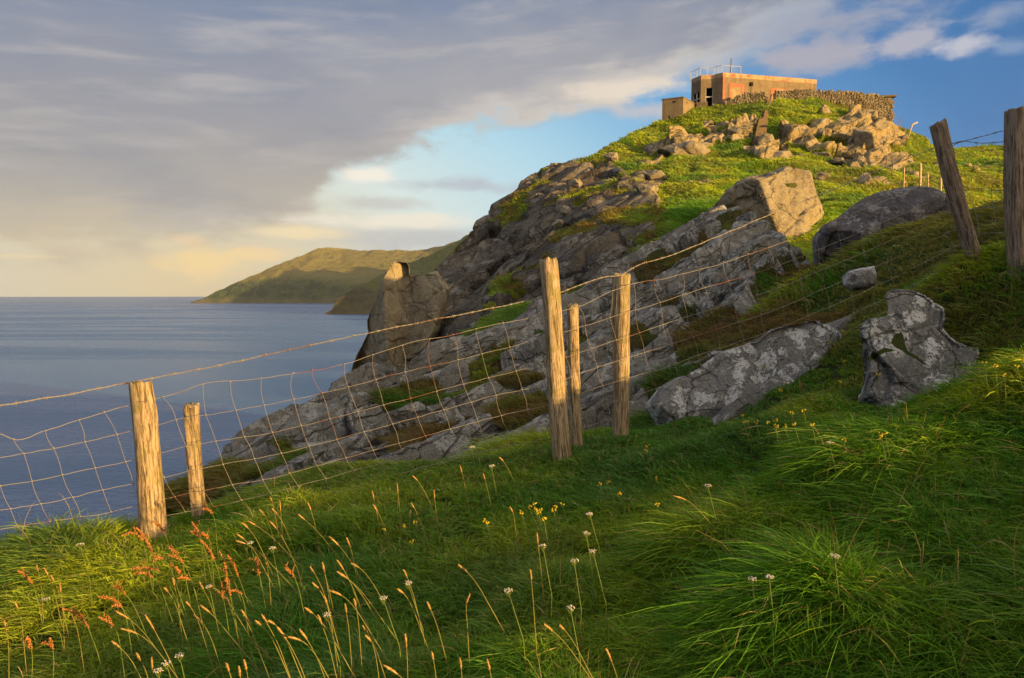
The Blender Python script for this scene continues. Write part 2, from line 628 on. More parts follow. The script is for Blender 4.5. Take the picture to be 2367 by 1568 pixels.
    col = g.mix(g.m('MULTIPLY', g.m('SUBTRACT', 1.0, crack), 0.62), col, (0.026, 0.023, 0.018))
    # turf
    at = g.node('ShaderNodeAttribute', attribute_name='gm').outputs['Fac']
    tn = g.noise(pos, 12.0 * sc, 5, 0.6)
    tf = g.m('ADD', at, g.m('MULTIPLY', g.m('SUBTRACT', n2, 0.5), 0.9))
    tf = g.smooth(tf, 0.42, 0.58)
    tcol = g.mix(g.smooth(g.noise(pos, 1.6 * sc, 5, 0.6), 0.35, 0.68), grass_a, grass_b)
    tcol = g.mix(g.m('MULTIPLY', g.smooth(tn, 0.35, 0.7), 0.5), tcol, (0.05, 0.035, 0.015))
    col = g.mix(tf, col, tcol)
    h = g.m('ADD', g.m('MULTIPLY', n2, 0.7), g.m('ADD', g.m('MULTIPLY', n3, 0.45), g.m('MULTIPLY', crack, 0.7)))
    h = g.m('ADD', h, g.m('MULTIPLY', tn, g.m('MULTIPLY', tf, 0.8)))
    h = g.m('ADD', h, g.m('MULTIPLY', l, 0.12))
    finish(g, col, 0.95, h, 0.9, bdist * 0.75, 0.12)
    return m


STRIKE = (0.0, -0.27, 0.91)
M_SLAB = rock_mat('slab_rock', 1.3, (0.070, 0.063, 0.052), (0.155, 0.145, 0.122), (0.235, 0.225, 0.20), (0.42, 0.41, 0.37),
                  0.7, (0.17, 0.145, 0.075), 0.5, 0.10, strike=STRIKE, grass_a=(0.045, 0.05, 0.012), grass_b=(0.085, 0.06, 0.022))
M_NEARROCK = rock_mat('lichen_rock', 2.0, (0.075, 0.069, 0.060), (0.152, 0.146, 0.132), (0.24, 0.234, 0.215), (0.56, 0.55, 0.51),
                      0.95, (0.16, 0.12, 0.07), 0.25, 0.05)
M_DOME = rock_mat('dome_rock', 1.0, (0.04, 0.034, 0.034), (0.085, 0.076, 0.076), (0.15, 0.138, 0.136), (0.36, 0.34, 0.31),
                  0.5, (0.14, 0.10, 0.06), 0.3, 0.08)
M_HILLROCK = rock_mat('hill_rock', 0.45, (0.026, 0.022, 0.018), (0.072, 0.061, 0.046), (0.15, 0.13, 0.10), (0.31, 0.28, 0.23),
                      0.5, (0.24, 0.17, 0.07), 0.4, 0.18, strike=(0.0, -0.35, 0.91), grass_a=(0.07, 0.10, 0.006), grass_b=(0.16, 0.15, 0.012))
M_BOULDER = rock_mat('boulder_rock', 0.8, (0.085, 0.068, 0.042), (0.205, 0.168, 0.105), (0.32, 0.265, 0.17), (0.38, 0.335, 0.25),
                     0.4, (0.26, 0.20, 0.08), 0.4, 0.10)


def soil_mat():
    m, g = new_mat('turf_soil')
    pos = g.node('ShaderNodeNewGeometry').outputs['Position']
    n1 = g.noise(pos, 1.3, 5, 0.6)
    n2 = g.noise(pos, 18.0, 5, 0.65)
    col = g.mix(g.smooth(n1, 0.35, 0.7), (0.014, 0.034, 0.004), (0.030, 0.050, 0.008))
    col = g.mix(g.smooth(n2, 0.4, 0.7), col, (0.03, 0.022, 0.01))
    finish(g, col, 0.95, n2, 0.8, 0.04, 0.1)
    return m


M_SOIL = soil_mat()


def blade_mat(name, trans=0.35, rough=0.55):
    m, g = new_mat(name)
    at = g.node('ShaderNodeAttribute', attribute_name='col').outputs['Color']
    b = g.node('ShaderNodeBsdfPrincipled')
    g.put(b.inputs['Base Color'], at)
    b.inputs['Roughness'].default_value = rough
    b.inputs['Specular IOR Level'].default_value = 0.25
    t = g.node('ShaderNodeBsdfTranslucent')
    g.put(t.inputs[0], g.vm('MULTIPLY', at, (1.25, 1.15, 0.7)))
    mx = g.node('ShaderNodeMixShader')
    mx.inputs[0].default_value = trans
    g.t.links.new(b.outputs[0], mx.inputs[1])
    g.t.links.new(t.outputs[0], mx.inputs[2])
    o = g.node('ShaderNodeOutputMaterial')
    g.t.links.new(mx.outputs[0], o.inputs[0])
    return m


M_BLADE = blade_mat('grass_blade')


def plain(name, col, rough=0.8, ns=20.0, var=0.25, bump=0.3, bdist=0.01, metal=0.0, col2=None, nscale2=3.0):
    m, g = new_mat(name)
    pos = g.node('ShaderNodeTexCoord').outputs['Object']
    n = g.noise(pos, ns, 5, 0.6)
    n2 = g.noise(pos, nscale2, 5, 0.6, 0.3)
    c = tuple(col[:3])
    d = tuple(x * (1 - var) for x in c)
    e = tuple(min(1, x * (1 + var)) for x in c)
    cc = g.mix(g.smooth(n, 0.3, 0.7), d, e)
    if col2:
        cc = g.mix(g.smooth(n2, 0.5, 0.62), cc, col2)
    finish(g, cc, rough, n, bump, bdist, 0.3, metal)
    return m


# ------------------------------------------------------------------ blades
def blades(name, base, up, lean, length, width, color, mat=M_BLADE, parent=None, tipcol=None, rs=RS):
    """many tapering grass blades as one mesh; all arguments are arrays over blades"""
    n = len(base)
    side = np.stack([rs.uniform(-1, 1, n), rs.uniform(-1, 1, n), rs.uniform(-.15, .15, n)], 1)
    side = np.cross(up + lean, side)
    side /= np.linalg.norm(side, axis=1)[:, None] + 1e-9
    K = 9
    vs = np.empty((n, K, 3), np.float32)
    L = length[:, None]
    W = width[:, None]
    for k, t in enumerate((0.0, 0.30, 0.58, 0.82)):
        c = base + up * L * (t - 0.34 * t * t) + lean * L * (t ** 1.8)
        w = W * (0.5, 0.5, 0.42, 0.25)[k]
        vs[:, 2 * k] = c - side * w
        vs[:, 2 * k + 1] = c + side * w
    vs[:, 8] = base + up * L * (1 - 0.34) + lean * L * 1.03
    o = (np.arange(n) * K)[:, None]
    quads = np.concatenate([o + np.array([0, 1, 3, 2]), o + np.array([2, 3, 5, 4]), o + np.array([4, 5, 7, 6])], 1).reshape(-1)
    tris = (o + np.array([6, 7, 8])).reshape(-1)
    me = bpy.data.meshes.new(name)
    me.vertices.add(n * K)
    me.vertices.foreach_set('co', vs.ravel())
    loops = np.concatenate([quads, tris]).astype(np.int32)
    me.loops.add(len(loops))
    me.loops.foreach_set('vertex_index', loops)
    me.polygons.add(4 * n)
    ls = np.concatenate([np.arange(3 * n) * 4, 12 * n + np.arange(n) * 3]).astype(np.int32)
    lt = np.concatenate([np.full(3 * n, 4), np.full(n, 3)]).astype(np.int32)
    me.polygons.foreach_set('loop_start', ls)
    me.polygons.foreach_set('loop_total', lt)
    me.update(calc_edges=True)
    me.polygons.foreach_set('use_smooth', np.ones(4 * n, bool))
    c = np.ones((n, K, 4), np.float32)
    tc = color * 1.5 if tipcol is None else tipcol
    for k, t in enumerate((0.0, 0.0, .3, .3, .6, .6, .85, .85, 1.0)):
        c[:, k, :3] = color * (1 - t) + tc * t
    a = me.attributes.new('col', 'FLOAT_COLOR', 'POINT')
    a.data.foreach_set('color', c.ravel())
    me.materials.append(mat)
    ob = bpy.data.objects.new(name, me)
    COL.objects.link(ob)
    if parent:
        ob.parent = parent
    return ob


# ------------------------------------------------------------------ near ground
GP = []          # world points x, y, z
for x, y, d in [(0, 1560, 2.5), (0, 1400, 2.95), (0, 1262, 3.7), (200, 1238, 3.75), (365, 1205, 3.8), (470, 1158, 4.15),
                (600, 1560, 2.35), (600, 1300, 3.15), (620, 1118, 4.9), (800, 1090, 4.9), (1000, 1060, 4.9), (1183, 1560, 2.2), (1183, 1300, 2.85),
                (1183, 1080, 4.3), (1300, 1014, 4.5), (1430, 978, 4.8), (1600, 1560, 2.0), (1600, 1250, 2.8),
                (1600, 1000, 4.7), (1750, 930, 5.2), (1880, 800, 6.0), (1990, 930, 4.2), (2060, 960, 3.7),
                (2367, 1560, 1.6), (2367, 1200, 2.2), (2367, 960, 3.0), (2200, 940, 3.4), (2300, 860, 4.3), (2300, 690, 4.9),
                (2250, 572, 5.5), (2362, 600, 4.95), (2100, 660, 6.4), (2000, 640, 7.6), (1850, 625, 9.3), (2000, 565, 10.5), (2200, 500, 10.3),
                (2367, 466, 9.5), (2367, 530, 6.2), (2367, 475, 8.0)]:
    p = P(x, y, d)
    GP.append((p[0], p[1], p[2] - 0.055))
GP += [(0, 0, -1.45), (-1.5, 0, -1.62), (1.5, 0, -0.95), (-2, -3, -1.9), (0, -3, -1.4), (3, -2, -0.75), (4, 0, -0.6), (6, 3, 0.6),
       (9, 6, 1.7), (7.5, -2.7, -0.35), (10, 2, 0.9), (12, 8, 1.8), (-4, 2.5, -2.4), (-3.3, 4.6, -2.5), (-2.6, 5.6, -2.9), (-1.6, 6.2, -2.7),
       (-0.3, 6.6, -2.2), (1, 7.6, -1.7), (3, 8, -1.0), (-6, 5, -5), (-8, 0, -6), (-5, -5, -3), (-3, 8, -4.6), (0, 11, -3.0),
       (4, 12, -1.0), (6, 17, -1.5), (10, 17, -0.2), (14, 17, 0.5), (-4, 13, -8), (-14, 6, -16), (-12, 17, -20), (-14, -10, -12),
       (0, -12, -1.0), (12, -12, -0.5), (24, -12, 0.3), (30, 17, 2.0), (30, 0, 2.0), (18, 8, 1.6)]
GRBF = RBF([(a, b) for a, b, c in GP], [c for a, b, c in GP])


def seg_dist(X, Y, pts):
    best = np.full(X.shape, 1e9)
    side = np.zeros(X.shape)
    for (x0, y0), (x1, y1) in zip(pts[:-1], pts[1:]):
        dx, dy = x1 - x0, y1 - y0
        L = dx * dx + dy * dy
        t = np.clip(((X - x0) * dx + (Y - y0) * dy) / L, 0, 1)
        ex, ey = X - x0 - t * dx, Y - y0 - t * dy
        d = np.hypot(ex, ey)
        s = np.sign(dx * ey - dy * ex)
        m = d < best
        best = np.where(m, d, best)
        side = np.where(m, s, side)
    return best, side


RIDGES = [([(1.75, 3.55), (2.1, 3.35), (2.7, 3.3), (3.4, 3.4)], 0.13, 0.22, 0.55),
          ([(0.15, 2.35), (0.75, 2.55), (1.2, 2.75), (1.6, 3.0), (2.1, 3.0)], 0.11, 0.18, 0.45),
          ([(0.9, 3.6), (1.6, 4.1), (1.9, 4.3)], 0.10, 0.2, 0.4),
          ([(-0.6, 2.0), (0.3, 1.9), (0.9, 1.9)], 0.10, 0.2, 0.3)]


def gz(X, Y, fine=True):
    X = np.asarray(X, float)
    Y = np.asarray(Y, float)
    sh = X.shape
    X = X.ravel()
    Y = Y.ravel()
    z = GRBF(np.stack([X, Y], 1))
    for pts, h, wf, wb in RIDGES:
        d, s = seg_dist(X, Y, pts)
        w = np.where(s > 0, wf, wb)
        z = z + h * np.exp(-(d / w) ** 2)
    # bank out of the frame on the right, which keeps the near slope in shade
    p = 0.588 * X + 0.809 * Y
    q = 0.809 * X - 0.588 * Y
    prof = np.interp(p, [-14, -6, 0.0, 4.3, 6.3, 9, 19, 21.5, 24, 27], [0.6, 0.2, 0.0, 0.3, 4.4, 5.0, 4.8, 4.2, 2.5, 0.3])
    z = z + prof * np.exp(-((q - 15.5) / 3.6) ** 2)
    prof2 = np.interp(p, [3.3, 3.9, 4.5, 6, 9, 12], [-0.15, 0.0, 0.60, 0.85, 0.6, 0.0])
    z = z + prof2 * np.exp(-((q - 4.7) / 1.1) ** 2)
    if fine:
        pp = np.stack([X, Y, np.zeros_like(X)], 1)
        z = z + 0.05 * vnoise(pp * 1.7, 3) + 0.03 * vnoise(pp * 4.3, 4)
    return z.reshape(sh)


def hit(x, y, h=0.0, d0=1.2, d1=14.0, step=0.03):
    """first point of the view ray through picture point that lies h above the near ground"""
    ds = np.arange(d0, d1, step)
    p = P(np.full_like(ds, x), np.full_like(ds, y), ds)
    below = p[:, 2] < gz(p[:, 0], p[:, 1]) + h
    i = int(np.argmax(below)) if below.any() else -1
    return p[i], ds[i]


def build_ground():
    a = np.linspace(-1, 1, 520)
    xs = 0.6 + 5.5 * a + 26 * np.sign(a) * np.abs(a) ** 4
    ys = np.concatenate([np.linspace(-14, 0.6, 60, endpoint=False), np.linspace(0.6, 7.5, 260, endpoint=False), np.linspace(7.5, 18, 90)])
    X, Y = np.meshgrid(xs, ys)
    Z = gz(X, Y)
    fall = np.clip(-(X + 8) / 12, 0, 1)
    Z = Z - fall ** 1.5 * 45
    nr, nc = X.shape
    v = np.stack([X, Y, Z], -1).reshape(-1, 3)
    i = np.arange(nr * nc).reshape(nr, nc)
    f = np.stack([i[:-1, :-1], i[:-1, 1:], i[1:, 1:], i[1:, :-1]], -1).reshape(-1, 4)
    o = mesh_np('ground', v, f, M_SOIL)
    tag(o, 'grassy clifftop slope in the foreground', None, None, 'structure')


build_ground()


# ------------------------------------------------------------------ sheets of terrain
def sheet(xs, bottom, top, pts, nrow, back, skirt, smooth=0.0):
    """terrain surface given by silhouette curves and depths; returns grid of world points (rows front to back)"""
    xs = np.asarray(xs, float)
    yb = np.interp(xs, [p[0] for p in bottom], [p[1] for p in bottom])
    yt = np.interp(xs, [p[0] for p in top], [p[1] for p in top])
    S = np.array([300.0, 150.0])
    rb = RBF(np.array([(p[0], p[1]) for p in pts]) / S, [math.log(p[2]) for p in pts], smooth)
    t = np.linspace(0, 1, nrow)[:, None]
    Yg = yb + (yt - yb) * t
    Xg = np.broadcast_to(xs, Yg.shape)
    D = np.exp(rb(np.stack([Xg.ravel(), Yg.ravel()], 1) / S)).reshape(Yg.shape)
    G = P(Xg, Yg, D)
    rows = [G]
    bd = []
    d = G[-1, :, :2] / np.linalg.norm(G[-1, :, :2], axis=1)[:, None]
    for s, dr in back:
        q = G[-1].copy()
        q[:, :2] += d * s
        q[:, 2] -= dr
        bd.append(q)
    fr = []
    d0 = G[0, :, :2] / np.linalg.norm(G[0, :, :2], axis=1)[:, None]
    for s, dr in skirt:
        q = G[0].copy()
        q[:, :2] -= d0 * s
        q[:, 2] -= dr
        fr.append(q)
    return np.concatenate([np.array(fr[::-1]).reshape(-1, len(xs), 3), G, np.array(bd).reshape(-1, len(xs), 3)], 0), rb, len(fr)


def grid_normals(G):
    du = np.gradient(G, axis=1)
    dv = np.gradient(G, axis=0)
    n = np.cross(du, dv)
    n /= np.linalg.norm(n, axis=2)[..., None] + 1e-12
    flip = (n * G).sum(2) > 0       # make it point to the viewer side / up
    m = n.copy()
    m[flip & (n[..., 2] < 0.2)] *= -1
    m[(~flip) & (n[..., 2] < -0.5)] *= -1
    return m


def blur(A, k):
    for _ in range(k):
        A = (A + np.roll(A, 1, 0) + np.roll(A, -1, 0)) / 3
        A = (A + np.roll(A, 1, 1) + np.roll(A, -1, 1)) / 3
    return A


def grid_faces(nr, nc):
    i = np.arange(nr * nc).reshape(nr, nc)
    return np.stack([i[:-1, :-1], i[:-1, 1:], i[1:, 1:], i[1:, :-1]], -1).reshape(-1, 4)


def blocky(p, size, seed, strikev=None, stretch=2.5, tilt=0.5):
    """displacement of broken rock: flat tilted facets, one per cell, with joints between"""
    q = p.copy()
    if strikev is not None:
        s = np.array(strikev, float)
        s /= np.linalg.norm(s)
        a = (q @ s)[:, None]
        q = q - a * s * (1 - 1 / stretch)
    w = np.stack([vnoise(p / size * 1.3, seed + 20), vnoise(p / size * 1.3, seed + 21), vnoise(p / size * 1.3, seed + 22)], 1)
    q = q / size + w * 0.18
    d1, d2, rid, off = voronoi(q, seed)
    gr = rid * 2 - 1
    h = (rid[:, 0] - 0.5) * 0.5 + (off * gr[:, [2, 0, 1]]).sum(1) * tilt * 1.9
    crack = np.clip((d2 - d1) / 0.10, 0, 1)
    return h * size, crack


# slab ridge just behind the fence
SLAB_TOP = [(360, 1135), (420, 1100), (520, 1045), (560, 1010), (640, 965), (720, 930), (800, 880), (850, 850), (895, 858), (930, 870),
            (1000, 800), (1100, 765), (1180, 740), (1250, 690), (1350, 665), (1420, 612), (1500, 560), (1580, 512), (1640, 484),
            (1700, 480), (1745, 505), (1790, 532), (1850, 582), (1900, 640), (1980, 720)]
SLAB_BOT = [(360, 1170), (540, 1160), (800, 1120), (1050, 1085), (1250, 1050), (1450, 1015), (1550, 1020), (1700, 980), (1800, 920), (1980, 800)]
SLAB_PTS = [(360, 1160, 7.6), (400, 1120, 7.9), (540, 1120, 7.2), (800, 1080, 6.6), (1050, 1050, 6.2), (1250, 1010, 6.0), (1450, 975, 6.0), (1550, 995, 5.8),
            (1700, 940, 5.7), (1900, 770, 6.4), (1980, 760, 6.4), (520, 1050, 9), (600, 990, 10), (720, 930, 11.5), (850, 850, 14), (1000, 800, 15),
            (1100, 765, 16), (1250, 695, 18), (1340, 680, 18), (1500, 560, 22), (1640, 484, 23), (1720, 488, 21), (1790, 530, 17),
            (1850, 585, 13.5), (1900, 640, 11), (1960, 700, 8.6), (800, 950, 9.5), (1000, 900, 10.3), (1200, 820, 12), (1400, 740, 13.5),
            (1500, 700, 14), (1600, 600, 17), (1700, 640, 13), (1800, 700, 9.5), (1500, 850, 8), (1250, 900, 8.5), (1700, 800, 7.8),
            (1800, 780, 7.3), (1600, 900, 6.5), (1700, 560, 17)]
SLAB_GRASS = [  # ragged turf strips between the slabs
    [(1280, 640), (1360, 640), (1500, 600), (1640, 530), (1700, 500), (1680, 560), (1560, 600), (1420, 650), (1330, 700), (1280, 700)],
    [(1060, 860), (1130, 800), (1240, 750), (1250, 775), (1180, 800), (1130, 850), (1080, 875)],
    [(1120, 960), (1250, 900), (1270, 915), (1250, 970), (1160, 985)],
    [(580, 1070), (640, 1030), (700, 1020), (690, 1060), (600, 1105), (560, 1110)],
    [(1560, 770), (1650, 700), (1760, 740), (1850, 700), (1980, 700), (1980, 760), (1860, 760), (1700, 800), (1560, 850)],
    [(1750, 660), (1830, 600), (1990, 640), (1990, 700), (1840, 690), (1760, 720)],
    [(900, 920), (1000, 880), (1015, 890), (930, 945)],
    [(1480, 870), (1560, 850), (1640, 830), (1600, 870), (1500, 910)],
    [(360, 1140), (500, 1070), (560, 1075), (530, 1150), (360, 1170)],
    [(900, 1000), (960, 960), (1010, 970), (960, 1030), (900, 1060)],
]


def mask_polys(x, y, polys, warp, p, size, seed):
    wx = x + warp * vnoise(p / size, seed) + warp * 0.5 * vnoise(p / size * 2.7, seed + 1)
    wy = y + warp * vnoise(p / size, seed + 2) + warp * 0.5 * vnoise(p / size * 2.7, seed + 3)
    r = np.zeros(x.shape, bool)
    for q in polys:
        r |= inpoly(wx, wy, q)
    return r


def build_slab():
    xs = np.linspace(360, 1980, 760)
    G, rb, ns = sheet(xs, SLAB_BOT, SLAB_TOP, SLAB_PTS, 400, [(0.25, 0.05), (0.6, 0.3), (1.2, 1.1), (2.2, 3.0), (4, 8.0)], [(0.4, 0.25), (0.8, 0.9), (1.4, 3.0)])
    nr, nc = G.shape[:2]
    N = blur(grid_normals(G), 6)
    N /= np.linalg.norm(N, axis=2)[..., None]
    p = G.reshape(-1, 3)
    x, y, d = V(p)
    strike = (9.3, 12.0, 4.2)
    gm = mask_polys(x, y, SLAB_GRASS, 20, p, 1.0, 40)
    pocket = fbm(p, 0.9, 4, 50) > 0.56
    gm = (gm | pocket).astype(float)
    gmb = blur(gm.reshape(nr, nc), 3).ravel()
    h1, k1 = blocky(p, 1.9, 60, strike, 2.4, 0.34)
    h2, k2 = blocky(p, 0.7, 70, strike, 2.4, 0.36)
    # ledges running with the bedding
    s = np.array(strike) / np.linalg.norm(strike)
    across = np.cross(s, (0, 0, 1))
    across /= np.linalg.norm(across)
    c = p @ across - 0.5 * p[:, 2] + 0.40 * fbm(p, 0.30, 2, 90)
    saw = (c / 1.25) % 1.0
    led = np.where(saw < 0.9, saw / 0.9, (1 - saw) / 0.1) * 0.36
    saw2 = (c / 0.27 + 0.3 * fbm(p, 1.2, 2, 91)) % 1.0
    led2 = np.where(saw2 < 0.8, saw2 / 0.8, (1 - saw2) / 0.2) * 0.06
    disp = 0.26 * h1 + 0.20 * h2 + led * 1.0 - 0.18 + led2 * 0.5 + 0.022 * fbm(p, 3.5, 4, 95) + 0.05 * fbm(p, 0.7, 2, 96)
    disp -= (1 - k1) * 0.08 + (1 - k2) * 0.025
    disp = disp * (1 - gmb * 0.75) + gmb * 0.05 * fbm(p, 2.5, 3, 97) - gmb * 0.04
    sc = np.clip(d / 9.0, 0.6, 1.3)
    near_top = np.clip((np.arange(nr)[:, None] - (nr - 55)) / 45.0, 0, 1) * np.ones((1, nc))
    disp *= (1 - 0.65 * near_top.ravel())
    v = p + N.reshape(-1, 3) * (disp * sc)[:, None]
    gg = gmb.reshape(nr, nc)
    o = mesh_np('rock_outcrop', v, grid_faces(nr, nc), M_SLAB, attrs={'gm': gmb})
    tag(o, 'long ridge of tilted grey slabs with turf in its cracks, climbing behind the fence', 'rock outcrop')
    return v.reshape(nr, nc, 3), N, gg


SL_V, SL_N, SL_G = build_slab()

# the hill with the lookout
HILL_TOP = [(860, 960), (925, 880), (955, 770), (978, 665), (1012, 622), (1065, 562), (1100, 530), (1128, 505), (1140, 472), (1185, 452), (1230, 408), (1262, 384),
            (1300, 378), (1340, 378), (1400, 352), (1440, 322), (1530, 278), (1600, 252), (1680, 240), (1780, 236), (1800, 230), (1900, 229),
            (1950, 238), (2060, 282), (2110, 305), (2160, 342), (2220, 342), (2290, 336), (2400, 334), (2600, 320), (2900, 310)]
HILL_BOT = [(860, 1000), (930, 950), (1000, 880), (1100, 820), (1300, 770), (1500, 700), (1700, 640), (1900, 620), (2100, 600), (2400, 590), (2900, 590)]
HILL_PTS = [(1000, 650, 42), (1060, 565, 46), (1140, 475, 51), (1230, 408, 55), (1340, 378, 56), (1440, 322, 62), (1530, 278, 66), (1620, 250, 66),
            (1700, 240, 66), (1800, 231, 65), (1900, 231, 65), (2000, 255, 66), (2060, 282, 67), (2160, 342, 72), (2300, 338, 85), (2500, 330, 95), (2800, 320, 100),
            (1550, 330, 59), (1650, 300, 58.5), (1800, 290, 57), (1950, 295, 56), (2100, 335, 60),
            (1650, 340, 55.5), (1800, 345, 54), (1950, 375, 52), (2100, 378, 55.5),
            (1450, 380, 50), (1550, 360, 54), (1700, 370, 51), (1850, 385, 46), (2000, 395, 45), (2150, 395, 50), (2300, 385, 60), (2500, 375, 70), (2800, 370, 75),
            (1300, 450, 46), (1200, 500, 46), (1150, 580, 42), (1300, 560, 33), (1250, 650, 28.5), (1100, 680, 34), (1000, 760, 32), (1100, 760, 26),
            (1400, 500, 35), (1400, 580, 27.5), (1500, 520, 31), (1550, 450, 37), (1600, 500, 29), (1500, 580, 26), (1650, 440, 35),
            (1900, 450, 33), (1900, 520, 25), (2000, 430, 36), (2150, 460, 33), (2300, 450, 40), (2500, 450, 42), (2800, 450, 44), (2300, 520, 25),
            (1800, 570, 22), (2100, 560, 20), (1300, 745, 23.5), (1500, 660, 22), (1700, 610, 21), (900, 930, 33), (2800, 560, 20), (930, 880, 38)]
HILL_ROCK = [
    [(960, 900), (990, 640), (1060, 560), (1130, 470), (1230, 400), (1270, 370), (1340, 372), (1400, 380), (1440, 400), (1450, 430), (1490, 440), (1540, 470), (1530, 500),
     (1560, 520), (1510, 560), (1420, 640), (1300, 690), (1250, 700), (1180, 708), (1110, 745), (1060, 800), (1000, 860)],
    [c1(540, 650), c1(720, 620), c1(980, 610), c1(990, 790), c1(800, 800), c1(620, 810)],
    [c1(1150, 690), c1(1300, 670), c1(1400, 650), c1(1550, 590), c1(1700, 620), c1(1850, 560), c1(2000, 620), c1(2200, 720), c1(2340, 900),
     c1(2400, 1010), c1(2200, 1065), c1(1950, 1060), c1(1800, 1010), c1(1650, 930), c1(1400, 890), c1(1200, 800)],
    [c1(0, 880), c1(180, 800), c1(420, 760), c1(620, 780), c1(640, 850), c1(480, 960), c1(180, 970)],
    [c2(1200, 400), c2(1640, 290), c2(1750, 360), c2(1660, 470), c2(1400, 620), c2(1150, 600)],
    [c1(880, 880), c1(1000, 800), c1(1180, 780), c1(1280, 900), c1(1280, 980), c1(1030, 990)],
]
HILL_G = {}


def build_hill():
    xs = np.linspace(860, 2900, 1150)
    xs = np.concatenate([np.linspace(860, 2420, 1120), np.linspace(2425, 2900, 110)])
    G, rb, ns = sheet(xs, HILL_BOT, HILL_TOP, HILL_PTS, 560,
                      [(0.8, 0.0), (2.5, 0.1), (6, 0.4), (12, 1.4), (18, 4), (28, 14), (45, 40), (60, 60)],
                      [(1.0, 1.5), (2.5, 5), (6, 14)], 0.02)
    nr, nc = G.shape[:2]
    N = blur(grid_normals(G), 8)
    N /= np.linalg.norm(N, axis=2)[..., None]
    p = G.reshape(-1, 3)
    x, y, d = V(p)
    rock = mask_polys(x, y, HILL_ROCK, 9, p, 2.2, 140)
    ledge = (fbm(p * np.array([1, 1, 1.6]), 0.32, 4, 150) > np.where(x > 1545, 0.40, 0.40)) & rock
    rare = (fbm(p, 0.30, 4, 160) > 0.72) & ~rock & (y > 262)
    gm = np.where(rock & ~ledge, 0.0, 1.0)
    gm[rare] = 0
    back = np.zeros((nr, nc), bool)
    back[-9:] = True
    gm[back.ravel()] = 1
    gmb = blur(gm.reshape(nr, nc), 3).ravel()
    strike = (9.3, 12.0, 6.2)
    h1, k1 = blocky(p, 3.6, 160, (0.5, 0.6, 1.3), 1.9, 0.50)
    h2, k2 = blocky(p, 1.7, 170, strike, 2.6, 0.42)
    s = np.array(strike) / np.linalg.norm(strike)
    across = np.cross(s, (0, 0, 1))
    across /= np.linalg.norm(across)
    c = p @ across - 0.7 * p[:, 2] + 1.2 * fbm(p, 0.12, 3, 190)
    saw = (c / 2.1) % 1.0
    led = np.where(saw < 0.8, saw / 0.8, (1 - saw) / 0.2) * 0.55
    cragk = np.where((x > 1545) & (y < 400), 1.5, 1.0)
    disp = (0.24 * h1 + 0.13 * h2 + led * 0.6 + 0.14 * fbm(p, 0.7, 4, 195)) * cragk * 0.8 + 0.3 * (cragk - 1)
    disp -= (1 - k1) * 0.28 + (1 - k2) * 0.10
    soft = 0.35 * fbm(p, 0.25, 3, 197) + 0.14 * fbm(p, 1.1, 3, 198)
    disp = disp * (1 - gmb) ** 0.8 + soft * gmb
    # keep the top calm where the buildings stand
    calm = np.clip((y - 232) / 30, 0.12, 1) * (x > 1500) * (x < 2080) + ~((x > 1500) & (x < 2080)) * 1.0
    disp = disp * calm
    sc = np.clip(d / 45.0, 0.5, 1.1)
    v = p + N.reshape(-1, 3) * (disp * sc)[:, None]
    v[back.ravel(), 2] = p[back.ravel(), 2]
    o = mesh_np('hill', v, grid_faces(nr, nc), M_HILLROCK, attrs={'gm': gmb, 'sunwarm': blur((((x > 1500) & (y < 470)) * 1.0).reshape(nr, nc), 12).ravel()})
    tag(o, 'rocky green hill with a dark cliff on its seaward side', None, None, 'structure')
    HILL_G['rb'] = rb
    return v.reshape(nr, nc, 3), N, gmb.reshape(nr, nc)


HI_V, HI_N, HI_G = build_hill()


def hill_depth(x, y):
    return float(np.exp(HILL_G['rb'](np.array([[x / 300.0, y / 150.0]]))[0]))


